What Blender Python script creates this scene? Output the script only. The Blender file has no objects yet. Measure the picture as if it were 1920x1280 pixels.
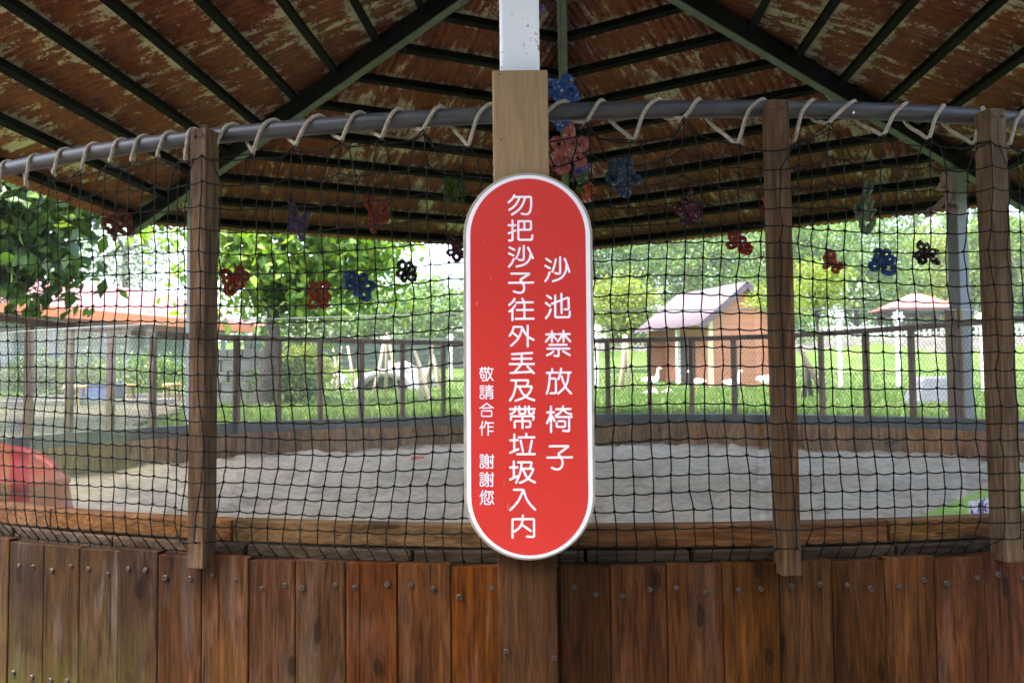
import bpy, math, random
import numpy as np
from mathutils import Vector, Matrix, noise as mnoise
random.seed(7); RNG = np.random.default_rng(11)
SC = bpy.context.scene
COL = SC.collection
R_ = math.radians
# ------------------------------------------------------------------ camera, world, sun, exposure
E = 0.95                                   # eye height above the near path
F_PX, PIT, ROLL = 1644.8, 0.0519, 0.0108   # focal length in 1920-px units, pitch up, roll
_c, _s = math.cos(PIT), math.sin(PIT)
FW = Vector((0, _c, _s)); _u = Vector((0, -_s, _c)); _r = Vector((1, 0, 0))
RT = _r*math.cos(ROLL) - _u*math.sin(ROLL); UP = _u*math.cos(ROLL) + _r*math.sin(ROLL)
EYE = Vector((0, 0, E))
cd = bpy.data.cameras.new("camera"); cam = bpy.data.objects.new("camera", cd); COL.objects.link(cam)
cd.sensor_width = 36; cd.lens = F_PX/1920*36; cd.clip_start = 0.05; cd.clip_end = 2000
cam.matrix_world = Matrix(((RT.x, UP.x, -FW.x, 0), (RT.y, UP.y, -FW.y, 0), (RT.z, UP.z, -FW.z, E), (0, 0, 0, 1)))
cd.dof.use_dof = True; cd.dof.focus_distance = 1.66; cd.dof.aperture_fstop = 11
SC.camera = cam
SUN_DIR = Vector((-0.30, -0.16, 0.94)).normalized()
w = bpy.data.worlds.new("World"); SC.world = w; w.use_nodes = True
wn = w.node_tree; bg = wn.nodes["Background"]
sky = wn.nodes.new("ShaderNodeTexSky"); sky.sky_type = 'NISHITA'; sky.sun_disc = False
sky.sun_elevation = math.asin(SUN_DIR.z); sky.sun_rotation = math.atan2(SUN_DIR.x, SUN_DIR.y)
sky.air_density = 1.0; sky.dust_density = 5.0; sky.ozone_density = 1.0
wn.links.new(sky.outputs[0], bg.inputs[0]); bg.inputs[1].default_value = 0.14
sd = bpy.data.lights.new("sun", 'SUN'); sun = bpy.data.objects.new("sun", sd); COL.objects.link(sun)
sd.energy = 1.1; sd.angle = R_(10.0); sd.color = (1, .95, .86)
sun.rotation_euler = SUN_DIR.to_track_quat('Z', 'Y').to_euler(); sun.location = (-6, -4, 20)
SC.view_settings.view_transform = 'Standard'; SC.view_settings.look = 'None'
SC.view_settings.exposure = 3.65; SC.view_settings.gamma = 1
cy = SC.cycles
cy.max_bounces = 8; cy.diffuse_bounces = 4; cy.glossy_bounces = 3; cy.transparent_max_bounces = 14
cy.use_denoising = True; cy.sample_clamp_indirect = 6

# ------------------------------------------------------------------ helpers
def ray(px, py): return FW + RT*((px-960)/F_PX) + UP*((640-py)/F_PX)
def at(px, py, y):                         # the point seen at (px, py), y metres in front of the eye
    d = ray(px, py); return EYE + d*(y/d.y)
class MB:
    def __init__(s): s.v = []; s.f = []; s.n = 0
    def add(s, v, f):
        v = np.asarray(v, float).reshape(-1, 3); s.v.append(v)
        s.f.extend([tuple(int(i)+s.n for i in q) for q in f]); s.n += len(v)
    def box(s, c, h, ax=None):             # centre, half sizes, axes
        ax = ax or (Vector((1,0,0)), Vector((0,1,0)), Vector((0,0,1)))
        c = Vector(c); v = []
        for i in (-1, 1):
            for j in (-1, 1):
                for k in (-1, 1): v.append(c + ax[0]*(i*h[0]) + ax[1]*(j*h[1]) + ax[2]*(k*h[2]))
        s.add(v, [(0,1,3,2), (4,6,7,5), (0,4,5,1), (2,3,7,6), (0,2,6,4), (1,5,7,3)])
    def bar(s, a, b, w, h, up=Vector((0,0,1))):   # rectangular bar from a to b
        a = Vector(a); b = Vector(b); d = (b-a); L = d.length; d.normalize()
        x = d.cross(up)
        if x.length < 1e-4: x = Vector((1,0,0))
        x.normalize(); z = x.cross(d); s.box((a+b)/2, (w/2, L/2, h/2), (x, d, z))
    def tube(s, path, rad, n=6, cap=True):
        P = np.asarray(path, float); m = len(P)
        T = np.gradient(P, axis=0); T /= np.linalg.norm(T, axis=1)[:, None]+1e-12
        ref = np.array([0, 0, 1.]) if abs(T[0][2]) < .9 else np.array([1., 0, 0])
        x = np.cross(T[0], ref); x /= np.linalg.norm(x)
        rad = np.broadcast_to(np.asarray(rad, float), (m,))
        V = np.zeros((m, n, 3)); a = np.arange(n)*2*np.pi/n
        for i in range(m):
            x = x - T[i]*np.dot(x, T[i]); x /= np.linalg.norm(x)+1e-12; y = np.cross(T[i], x)
            V[i] = P[i] + rad[i]*(np.cos(a)[:, None]*x + np.sin(a)[:, None]*y)
        f = []
        for i in range(m-1):
            for j in range(n):
                k = (j+1) % n; f.append((i*n+j, i*n+k, (i+1)*n+k, (i+1)*n+j))
        if cap: f.append(tuple(range(n-1, -1, -1))); f.append(tuple((m-1)*n+j for j in range(n)))
        s.add(V.reshape(-1, 3), f)
    def lathe(s, prof, c=(0,0,0), n=24):   # prof: (radius, z)
        v = []; f = []
        for (r, z) in prof:
            for j in range(n):
                a = 2*math.pi*j/n; v.append((c[0]+r*math.cos(a), c[1]+r*math.sin(a), c[2]+z))
        for i in range(len(prof)-1):
            for j in range(n):
                k = (j+1) % n; f.append((i*n+j, i*n+k, (i+1)*n+k, (i+1)*n+j))
        s.add(v, f)
    def prism(s, poly, d, ax):             # poly of (u, v) extruded from 0 to d along ax[2], ax=(origin,u,v,w)
        o, u, v_, w_ = ax; n = len(poly)
        a = [o+u*p[0]+v_*p[1] for p in poly]; b = [q+w_*d for q in a]
        s.add(a+b, [tuple(range(n-1, -1, -1)), tuple(range(n, 2*n))] + [(i, (i+1) % n, n+(i+1) % n, n+i) for i in range(n)])
    def build(s, name, mat, parent=None, smooth=False, bevel=0, solid=0, mesh=None):
        me = bpy.data.meshes.new(name)
        V = np.concatenate(s.v) if s.v else np.zeros((0, 3))
        me.from_pydata(V.tolist(), [], s.f); me.update()
        if smooth: me.shade_smooth()
        me.materials.append(mat)
        return link(name, me, parent, bevel, solid)
def link(name, me, parent=None, bevel=0, solid=0):
    o = bpy.data.objects.new(name, me); COL.objects.link(o)
    if parent is not None:
        o.parent = parent; o.matrix_parent_inverse = WM.get(parent.name, Matrix()).inverted()
    WM[o.name] = Matrix()
    if solid:
        m = o.modifiers.new("solid", 'SOLIDIFY'); m.thickness = solid; m.offset = 0
    if bevel:
        m = o.modifiers.new("bevel", 'BEVEL'); m.width = bevel; m.segments = 2; m.limit_method = 'ANGLE'
    return o
WM = {}
def tag(o, label, cat, group=None):
    o['label'] = label; o['category'] = cat
    if group: o['group'] = group
    return o
def thing(name, loc, label, cat, group=None, rz=0):
    o = bpy.data.objects.new(name, None); COL.objects.link(o); o.location = loc; o.rotation_euler = (0, 0, rz)
    o.empty_display_size = .1
    WM[o.name] = Matrix.Translation(Vector(loc)) @ Matrix.Rotation(rz, 4, 'Z')
    return tag(o, label, cat, group)
def structure(o, kind='structure'): o['kind'] = kind; return o
def catmull(P, n):
    P = np.asarray(P, float); Q = np.vstack([2*P[0]-P[1], P, 2*P[-1]-P[-2]]); out = []
    t = np.linspace(0, 1, n, endpoint=False)[:, None]
    for i in range(1, len(Q)-2):
        a, b, c, d = Q[i-1:i+3]
        out.append(.5*((2*b) + (c-a)*t + (2*a-5*b+4*c-d)*t*t + (3*b-a-3*c+d)*t**3))
    return np.vstack(out+[P[-1:]])

# ------------------------------------------------------------------ materials
class NT:
    def __init__(s, name):
        s.m = bpy.data.materials.new(name); s.m.use_nodes = True; s.t = s.m.node_tree; s.t.nodes.clear()
        s.out = s.n('OutputMaterial')
    def n(s, kind, ins=None, **kw):
        nd = s.t.nodes.new('ShaderNode'+kind)
        for k, v in kw.items(): setattr(nd, k, v)
        for k, v in (ins or {}).items(): s.set(nd, k, v)
        return nd
    def set(s, nd, k, v):
        i = nd.inputs[k]
        if hasattr(v, 'outputs'): v = v.outputs[0]
        if isinstance(v, bpy.types.NodeSocket): s.t.links.new(v, i)
        else:
            if i.type == 'RGBA' and len(v) == 3: v = (*v, 1)
            i.default_value = v
    def obj(s, rnd=True, kind='Object'):
        tc = s.n('TexCoord').outputs[kind]
        if not rnd: return tc
        oi = s.n('ObjectInfo'); c = s.n('CombineXYZ')
        m = s.math('MULTIPLY', oi.outputs['Random'], 37.0)
        for i in range(3): s.set(c, i, m)
        return s.n('VectorMath', {0: tc, 1: c}, operation='ADD')
    def map(s, v, sc, rot=(0,0,0)): return s.n('Mapping', {'Vector': v, 'Scale': sc, 'Rotation': rot})
    def noise(s, v, sc, det=4, rough=.55, dist=0): return s.n('TexNoise', {'Vector': v, 'Scale': sc, 'Detail': det, 'Roughness': rough, 'Distortion': dist}).outputs[0]
    def vor(s, v, sc, out=0, feat='F1'): return s.n('TexVoronoi', {'Vector': v, 'Scale': sc}, feature=feat).outputs[out]
    def ramp(s, fac, stops, interp='LINEAR'):
        r = s.n('ValToRGB', {0: fac}); r.color_ramp.interpolation = interp; e = r.color_ramp.elements
        while len(e) < len(stops): e.new(.5)
        for q, (p, c) in zip(e, stops):
            q.position = p; q.color = (*(c if hasattr(c, '__len__') else (c, c, c)), 1)
        return r.outputs[0]
    def mix(s, f, a, b, mode='MIX'):
        n = s.t.nodes.new('ShaderNodeMix'); n.data_type = 'RGBA'; n.blend_type = mode
        for i, v in ((0, f), (6, a), (7, b)): s.set(n, i, v)
        return n.outputs[2]
    def math(s, op, a, b=0.0): return s.n('Math', {0: a, 1: b}, operation=op).outputs[0]
    def hsv(s, c, h=.5, sat=1., v=1.): return s.n('HueSaturation', {'Hue': h, 'Saturation': sat, 'Value': v, 'Color': c}).outputs[0]
    def bump(s, h, st=.3, d=.01): return s.n('Bump', {'Strength': st, 'Distance': d, 'Height': h}).outputs[0]
    def surf(s, sh):
        s.t.links.new(sh if isinstance(sh, bpy.types.NodeSocket) else sh.outputs[0], s.out.inputs[0]); return s.m
    def bsdf(s, color, rough=.7, metal=0., normal=None, spec=.4):
        b = s.n('BsdfPrincipled', {'Base Color': color, 'Roughness': rough, 'Metallic': metal, 'Specular IOR Level': spec})
        if normal is not None: s.set(b, 'Normal', normal)
        return b
def plain(name, col, rough=.6, metal=0., var=.15, sc=25, bump=.1, spec=.4):
    t = NT(name); v = t.obj()
    nz = t.noise(v, sc, 5); big = t.noise(v, sc*.12, 3)
    c = t.mix(t.ramp(nz, [(.3, 0.), (.7, 1.)]), tuple(x*(1-var) for x in col), tuple(min(1, x*(1+var)) for x in col))
    c = t.mix(t.math('MULTIPLY', big, .35), c, tuple(x*.65 for x in col))
    return t.surf(t.bsdf(c, rough, metal, t.bump(nz, bump, .004), spec))
def wood(name, dark, light, axis='z', stain=.5, knots=True, algae=0., rough=.62, grey=0., valvar=.42, spec=.07, fine=.6):
    t = NT(name); v = t.obj()
    sc = {'z': (1, 1, .07), 'x': (.07, 1, 1), 'y': (1, .07, 1)}[axis]
    g = t.map(v, sc)
    warp = t.noise(v, 5, 3)
    g1 = t.noise(g, 46, 7, .68, 1.6); g2 = t.noise(g, 190, 3, .6)
    blot = t.noise(t.map(v, tuple(x**.45 for x in sc)), 9, 5, .6, .4)
    base = t.mix(t.ramp(g1, [(.33, 0.), (.50, .5), (.66, 1.)]), dark, light)
    base = t.mix(t.math('MULTIPLY', t.ramp(g2, [(.36, 1.), (.56, 0.)]), fine), base, tuple(x*.45 for x in dark))
    base = t.mix(t.math('MULTIPLY', t.ramp(blot, [(.42, 0.), (.68, 1.)]), stain), base, tuple(x*.32 for x in dark))
    if grey:
        pale = t.noise(t.map(v, tuple(x**.7 for x in sc)), 16, 5, .7, .5)
        base = t.mix(t.math('MULTIPLY', t.ramp(pale, [(.52, 0.), (.72, 1.)]), grey), base, (.30, .26, .23))
    if knots:
        sp_ = t.n('SeparateXYZ', {0: v}); kc = t.n('CombineXYZ')
        kx, kz = (10.0, 3.6) if axis == 'z' else (3.0, 12.0); wob = t.math('MULTIPLY', t.noise(v, 16, 2), .22)
        t.set(kc, 0, t.math('ADD', t.math('MULTIPLY', t.math('ADD', sp_.outputs[0], t.math('MULTIPLY', sp_.outputs[1], .5)), kx), wob)); t.set(kc, 1, t.math('ADD', t.math('MULTIPLY', sp_.outputs[2], kz), wob))
        vd = t.n('TexVoronoi', {'Vector': kc, 'Scale': 1.0}, voronoi_dimensions='2D')
        rare = t.math('GREATER_THAN', t.n('SeparateColor', {0: vd.outputs['Color']}).outputs[0], .50)
        ring = t.math('MULTIPLY', t.ramp(vd.outputs['Distance'], [(.0, .8), (.045, 1.), (.075, .75), (.095, .2), (.125, .45), (.15, .1), (.2, .25), (.27, 0.)]), rare)
        base = t.mix(t.math('MULTIPLY', ring, .8), base, tuple(x*.16 for x in dark))
    if algae:
        zz = t.n('SeparateXYZ', {0: t.n('NewGeometry').outputs['Position']}).outputs[2]
        am = t.math('MULTIPLY', t.ramp(zz, [(.30, 1.), (.50, 0.)]), t.ramp(t.noise(v, 7, 5, .7), [(.42, 0.), (.6, 1.)]))
        base = t.mix(t.math('MULTIPLY', am, algae), base, (.085, .085, .012))
    if knots:
        ck = t.noise(t.map(v, tuple(95 if x == 1 else 2.2 for x in sc)), 1.0, 2, .5, .3)
        base = t.mix(t.math('MULTIPLY', t.ramp(ck, [(.70, 0.), (.725, 1.)]), .75), base, tuple(x*.12 for x in dark))
    rnd = t.n('ObjectInfo').outputs['Random']
    base = t.hsv(base, t.math('ADD', t.math('MULTIPLY', rnd, .02), .493), t.math('ADD', t.math('MULTIPLY', t.math('FRACT', t.math('MULTIPLY', rnd, 7.3)), .14), .92),
                 t.math('ADD', t.math('MULTIPLY', t.math('FRACT', t.math('MULTIPLY', rnd, 13.7)), valvar), 1-valvar*.5))
    return t.surf(t.bsdf(base, rough, 0, t.bump(t.math('ADD', g1, t.math('MULTIPLY', g2, .4)), .45, .003), spec))
M = {}
M['plank_left'] = wood('plank_weathered', (.018, .0072, .002), (.068, .032, .0115), algae=.4, grey=.16, stain=.6)
M['plank_trans'] = wood('plank_grey_brown', (.024, .0085, .002), (.098, .040, .0115), algae=.25, grey=.12, stain=.62)
M['plank_mid'] = wood('plank_brown', (0.0381, 0.0108, 0.0016), (0.1616, 0.0541, 0.0099), stain=.65, grey=.10)
M['plank_right'] = wood('plank_red_brown', (0.0266, 0.0068, 0.0010), (0.1076, 0.0322, 0.0054), stain=.5, grey=.05)
M['sill'] = wood('sill_timber', (.10, .043, .014), (.235, .122, .050), 'x', stain=.55, valvar=.25)
M['block'] = wood('dark_block', (.035, .022, .014), (.10, .070, .045), 'x', stain=.4, knots=False)
M['post'] = wood('post_timber', (.058, .027, .011), (.170, .094, .046), stain=.5, valvar=.25, grey=.15)
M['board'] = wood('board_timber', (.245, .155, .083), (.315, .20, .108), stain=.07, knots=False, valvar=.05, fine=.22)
M['board_low'] = wood('board_timber_lower', (.040, .0175, .006), (.092, .044, .018), stain=.5, knots=False, valvar=.05)  # lower piece of the front board, toned darker than the upper
M['inner'] = wood('inner_boards', (.19, .072, .026), (.46, .22, .085), stain=.7, algae=.0, grey=.15)
M['fpost'] = wood('far_post', (.12, .070, .052), (.27, .175, .140), stain=.3, knots=False)
def rusty():
    t = NT('rusted_roof_sheet'); v = t.obj()
    st = t.map(v, (1, .30, 1)); v2 = t.map(v, (1, .55, 1))
    a = t.noise(st, 13, 7, .68, .4); b = t.noise(t.map(v, (1, .75, 1)), 62, 6, .8); c = t.noise(v2, 2.3, 3)
    s = t.math('ADD', t.math('MULTIPLY', a, .55), t.math('ADD', t.math('MULTIPLY', b, .33), t.math('MULTIPLY', c, .28)))
    loc = t.n('SeparateXYZ', {0: t.n('TexCoord').outputs['Object']}).outputs[1]
    ph = t.math('FRACT', t.math('DIVIDE', t.math('SUBTRACT', loc, .237), .3298))     # rust spares the strip by each purlin
    s = t.math('SUBTRACT', s, t.ramp(ph, [(0., .12), (.1, .10), (.32, 0.), (.82, 0.), (.95, .07), (1., .12)]))
    s = t.math('ADD', s, t.math('MULTIPLY', t.math('GREATER_THAN', loc, 3.45), .12))
    lx = t.n('SeparateXYZ', {0: t.n('TexCoord').outputs['Object']}).outputs[0]
    seam = t.math('LESS_THAN', t.math('ABSOLUTE', t.math('SUBTRACT', t.math('FRACT', t.math('DIVIDE', lx, .722)), .5)), .008)
    rust = t.mix(t.ramp(t.noise(v2, 24, 6, .75), [(.38, 0.), (.62, 1.)]), (.072, .0098, .001), (.195, .046, .005))
    rust = t.mix(t.math('MULTIPLY', t.ramp(t.noise(t.map(v, (1, .8, 1)), 75, 4, .8), [(.5, 0.), (.68, 1.)]), .6), rust, (.13, .062, .010))
    col = t.mix(t.ramp(s, [(.506, 0.), (.534, 1.)]), t.mix(t.noise(v, 6, 4), (.34, .29, .165), (.48, .43, .29)), rust)
    col = t.mix(t.math('MULTIPLY', seam, .7), col, (.02, .01, .006))
    return t.surf(t.bsdf(col, .8, 0, t.bump(s, .3, .004)))
M['rust'] = rusty()
M['green_steel'] = plain('dark_green_steel', (.0050, .0050, .0042), .7, 0, .3, 14, .15, .06)
M['purlin'] = plain('purlin_steel', (.0038, .0038, .0031), .75, 0, .3, 14, .1, .05)
def white_steel():
    t = NT('white_painted_steel'); v = t.obj()
    n1 = t.noise(v, 55, 5, .6); n2 = t.noise(v, 12, 3)
    spots = t.ramp(t.math('ADD', t.math('MULTIPLY', n1, .8), t.math('MULTIPLY', n2, .25)), [(.628, 0.), (.66, 1.)])
    c = t.mix(spots, t.mix(n2, (.74, .75, .80), (.80, .80, .83)), (.20, .09, .035))
    return t.surf(t.bsdf(c, .4, 0, t.bump(n1, .08, .002)))
M['white_steel'] = white_steel()
def pipe_mat():
    t = NT('grey_steel_pipe'); v = t.obj()
    n1 = t.noise(v, 30, 5); n2 = t.noise(v, 130, 3)
    c = t.mix(n1, (.028, .028, .030), (.070, .069, .071))
    c = t.mix(t.ramp(t.noise(v, 10, 4, .7), [(.55, 0.), (.75, 1.)]), c, (.09, .065, .05))
    c = t.mix(t.ramp(t.noise(t.map(v, (1, 1, .3)), 34, 2), [(.745, 0.), (.76, 1.)]), c, (.75, .75, .75))
    return t.surf(t.bsdf(c, .45, .2, t.bump(n2, .08, .001), .35))
M['pipe'] = pipe_mat()
M['net'] = plain('net_twine', (.009, .0085, .007), .85, 0, .35, 120, .0, .1)
M['rope'] = plain('sisal_rope', (.31, .265, .20), .9, 0, .3, 160, .3)
M['screw'] = plain('rusty_screw', (.06, .048, .040), .6, .4, .5, 90, .2)
M['screw_dark'] = plain('dark_hole', (.02, .014, .01), .7)
M['wire'] = plain('grey_wire', (.09, .09, .085), .5, .3, .2, 60, .0)
M['rim'] = plain('dark_blue_grey_coping', (.055, .066, .075), .6, 0, .4, 12, .2)
def sign_mat():
    t = NT('sign_red'); v = t.obj(False); n = t.noise(v, 3.5, 3); f = t.noise(v, 900, 2)
    c = t.mix(n, (.455, .017, .0115), (.54, .025, .017)); c = t.mix(t.math('MULTIPLY', f, .12), c, (.62, .10, .08))
    sc = t.noise(t.map(v, (1, 1, .12), (0, .5, 0)), 210, 2, .6, .3); c = t.mix(t.math('MULTIPLY', t.ramp(sc, [(.735, 0.), (.76, 1.)]), .5), c, (.66, .22, .19))
    du = t.noise(v, 260, 2, .5); c = t.mix(t.math('MULTIPLY', t.ramp(du, [(.74, 0.), (.78, 1.)]), .6), c, (.28, .012, .01))
    return t.surf(t.bsdf(c, t.math('ADD', t.math('MULTIPLY', n, .25), .3), 0, t.bump(t.noise(v, 7, 2), .05, .004), .4))
M['sign_red'] = sign_mat()
M['sign_white'] = plain('sign_white', (.80, .77, .82), .4, 0, .02, 60, .02)
M['sign_ink'] = plain('lettering_white', (.84, .78, .84), .4, 0, .02, 60, .02)
M['sign_back'] = plain('foam_board', (.30, .26, .21), .8, 0, .2, 40, .2)
def glass_mat(name, k):
    t = NT(name); v = t.obj()
    fr = t.math('MINIMUM', t.math('MULTIPLY', t.n('Fresnel', {'IOR': 1.3}).outputs[0], .7), .05); tr = t.n('BsdfTransparent', {'Color': (.96, .97, .96)})
    gl = t.n('BsdfGlossy', {'Color': (1, 1, 1), 'Roughness': .03})
    a = t.n('MixShader', {0: fr, 1: tr, 2: gl})
    sc = t.math('ADD', t.math('MULTIPLY', t.noise(t.map(v, (1, 1, .25)), 9, 6, .7, 1.), .07), t.math('MULTIPLY', t.ramp(t.noise(v, 70, 3, .7), [(.62, 0.), (.75, 1.)]), .07))
    d = t.n('BsdfDiffuse', {'Color': (.78, .75, .70)})
    return t.surf(t.n('MixShader', {0: t.math('MULTIPLY', sc, k), 1: a, 2: d}))
M['glass'] = glass_mat('dusty_acrylic', 1.); M['glass_clean'] = glass_mat('clearer_acrylic', .5)
M['glass_edge'] = plain('acrylic_edge', (.55, .58, .58), .3)
def sand_mat():
    t = NT('pale_sand'); v = t.obj(False)
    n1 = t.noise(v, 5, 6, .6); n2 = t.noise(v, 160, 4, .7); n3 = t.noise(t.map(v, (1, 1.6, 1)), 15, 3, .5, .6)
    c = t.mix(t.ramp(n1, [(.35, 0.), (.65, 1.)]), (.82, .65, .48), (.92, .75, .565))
    c = t.mix(t.math('MULTIPLY', t.ramp(n3, [(.34, 1.), (.55, 0.)]), .6), c, (.47, .395, .32))  # dark patches put the shading of the dimples into the colour
    c = t.mix(t.math('MULTIPLY', t.ramp(t.noise(t.map(v, (1, 1.4, 1)), 3.2, 5, .65, .8), [(.5, 0.), (.66, 1.)]), .35), c, (.52, .44, .35))  # broader dark patches, also painted in for dimple shading
    c = t.mix(t.math('MULTIPLY', t.ramp(n2, [(.3, 1.), (.55, 0.)]), .25), c, (.25, .23, .21))
    return t.surf(t.bsdf(c, .95, 0, t.bump(t.math('ADD', n3, t.math('MULTIPLY', n2, .25)), 1.0, .06), .1))
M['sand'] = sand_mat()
def ground_mat(name, a, b, c3, sc=.6):
    t = NT(name); v = t.obj(False)
    n1 = t.noise(v, sc, 5, .6); n2 = t.noise(v, sc*9, 5, .7); n3 = t.noise(v, sc*60, 3, .7)
    c = t.mix(t.ramp(n1, [(.35, 0.), (.65, 1.)]), a, b)
    c = t.mix(t.math('MULTIPLY', t.ramp(n2, [(.45, 0.), (.7, 1.)]), .6), c, c3)
    c = t.mix(t.math('MULTIPLY', n3, .35), c, tuple(x*.5 for x in a))
    return t.surf(t.bsdf(c, .95, 0, t.bump(t.math('ADD', n2, n3), .6, .03), .1))
M['grass_ground'] = ground_mat('lawn', (.042, .085, .014), (.085, .138, .028), (.11, .125, .045))
M['dirt'] = ground_mat('bare_paving', (.045, .042, .028), (.085, .075, .052), (.035, .035, .02), 1.2)
M['path'] = ground_mat('near_path', (.12, .11, .10), (.16, .15, .14), (.09, .08, .07), 1.)
def leaf_mat(name, a, b, c3=None, trans=.35, rough=.5):
    t = NT(name); r = t.n('NewGeometry').outputs['Random Per Island']
    c = t.ramp(r, [(0., a), (.55, tuple((x+y)/2 for x, y in zip(a, b))), (.86, b), (1., c3 or b)])
    p = t.bsdf(c, rough, 0, None, .35)
    tr = t.n('BsdfTranslucent', {'Color': t.hsv(c, .49, 1.1, 1.5)})
    return t.surf(t.n('MixShader', {0: trans, 1: p, 2: tr}))
M['leaf_dark'] = leaf_mat('broad_leaf_dark', (.020, .055, .010), (.070, .130, .020), (.12, .19, .03), .3)
M['leaf_bright'] = leaf_mat('broad_leaf_bright', (.050, .125, .014), (.165, .27, .034), (.30, .36, .06), .36)
M['leaf_feather'] = leaf_mat('feathery_leaf', (.040, .100, .016), (.110, .19, .032), (.20, .26, .05), .28)
M['leaf_yellow'] = leaf_mat('yellow_green_leaf', (.085, .14, .020), (.17, .22, .034), (.25, .27, .05), .4)
M['leaf_grey'] = leaf_mat('grey_green_leaf', (.10, .14, .08), (.17, .21, .13), (.23, .26, .17), .35)
M['leaf_conifer'] = leaf_mat('conifer_needle', (.030, .070, .036), (.065, .115, .060), None, .15)
M['leaf_wood'] = leaf_mat('far_wood_leaf', (.022, .058, .014), (.058, .11, .024), (.11, .16, .035), .25)
M['grass_blade'] = leaf_mat('grass_blade', (.044, .090, .013), (.090, .150, .026), (.13, .155, .045), .35, .7)
M['bark'] = plain('grey_bark', (.040, .030, .022), .9, 0, .4, 18, .6)
M['bark_pale'] = plain('pale_stick', (.42, .33, .22), .85, 0, .25, 18, .4)
def cloth(name, col, dot=(.75, .72, .70), amount=.30):
    t = NT('cloth_'+name); v = t.obj()
    d = t.n('TexVoronoi', {'Vector': v, 'Scale': 95.0}); 
    m = t.math('MULTIPLY', t.math('LESS_THAN', d.outputs[0], .36), t.math('LESS_THAN', t.n('SeparateColor', {0: d.outputs[1]}).outputs[0], amount*1.6))
    c = t.mix(t.math('MULTIPLY', m, .85), t.mix(t.noise(v, 30, 3), tuple(x*.75 for x in col), col), dot)
    p = t.bsdf(c, .85, 0, None, .2); tr = t.n('BsdfTranslucent', {'Color': c})
    return t.surf(t.n('MixShader', {0: .45, 1: p, 2: tr}))
CLOTH = dict(red=(.50, .045, .025), orange=(.55, .10, .035), blue=(.055, .15, .42), steel=(.06, .13, .25), green=(.10, .22, .04),
             maroon=(.16, .025, .055), brown=(.05, .018, .020), purple=(.20, .15, .36), white=(.60, .42, .36), mint=(.36, .46, .33), pink=(.55, .16, .12), rust=(.30, .09, .05))
for k, c_ in CLOTH.items(): M['c_'+k] = cloth(k, tuple(min(.8, x*.85) for x in c_), (.42, .38, .37), amount=.12 if k in ('rust', 'green', 'mint') else .34)
M['string'] = plain('thin_string', (.05, .04, .03), .9)
M['red_plastic'] = plain('red_plastic', (.40, .010, .008), .5, 0, .15, 8, .03, .25)
M['green_plastic'] = plain('lime_plastic', (.30, .52, .10), .45)
M['orange_plastic'] = plain('orange_plastic', (.75, .17, .03), .5)
M['yellow_plastic'] = plain('yellow_plastic', (.30, .18, .03), .5)
M['blue_plastic'] = plain('blue_plastic', (.06, .10, .19), .5)
M['white_paint'] = plain('white_paint', (.78, .78, .78), .6, 0, .06, 8, .15)
M['white_stone'] = plain('whitewashed_stone', (.30, .295, .29), .85, 0, .22, 9, .8)
M['grey_plastic'] = plain('grey_plastic', (.095, .10, .115), .5, 0, .1, 8)
M['picket'] = plain('greyed_white_paint', (.42, .42, .40), .7)
M['stone'] = plain('grey_stone_wall', (.24, .21, .19), .9, 0, .45, 5, .8)
M['block_grey'] = plain('concrete_block', (.15, .145, .13), .9, 0, .3, 6, .5)
def tile_roof(name, col, pitch, rough=.5):
    t = NT(name); v = t.obj(False)
    wv = t.n('TexWave', {'Vector': v, 'Scale': pitch, 'Distortion': .3, 'Detail': 1.}, wave_type='BANDS', bands_direction='Y').outputs[1]
    c = t.mix(t.ramp(wv, [(.0, .0), (.25, 1.)]), tuple(x*.5 for x in col), t.mix(t.noise(v, 3, 4), tuple(x*.8 for x in col), col))
    return t.surf(t.bsdf(c, rough, 0, t.bump(wv, .6, .04)))
M['red_roof'] = tile_roof('red_tile_roof', (.20, .055, .044), 1.1)
M['red_roof2'] = tile_roof('red_pavilion_roof', (.36, .12, .10), 1.2)
M['fascia'] = plain('orange_fascia', (.55, .16, .06), .6)
M['hut_roof'] = plain('mauve_corrugated_sheet', (.075, .052, .058), .5, 0, .12, 6)
def clap():
    t = NT('orange_clapboard'); v = t.obj(False)
    wv = t.n('TexWave', {'Vector': v, 'Scale': 1.9, 'Distortion': .0}, wave_type='BANDS', bands_direction='Z', wave_profile='SAW').outputs[1]
    c = t.mix(t.noise(t.map(v, (.3, .3, 4)), 6, 4), (.33, .120, .058), (.43, .185, .100))
    c = t.mix(t.ramp(wv, [(.0, .7), (.14, 0.)]), c, (.2, .08, .04))
    return t.surf(t.bsdf(c, .7, 0, t.bump(wv, .6, .03)))
M['clap'] = clap()
M['trim'] = plain('cream_trim', (.62, .52, .30), .6)
M['dark_in'] = plain('dark_interior', (.05, .035, .025), .8)
M['pale_wall'] = plain('pale_plaster', (.48, .44, .36), .8)
M['window'] = plain('pale_blue_glazing', (.42, .52, .58), .15, 0, .06, 3, .0, .6)
M['hedge_net'] = plain('dark_green_mesh', (.03, .065, .035), .8, 0, .3, 3)

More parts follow.
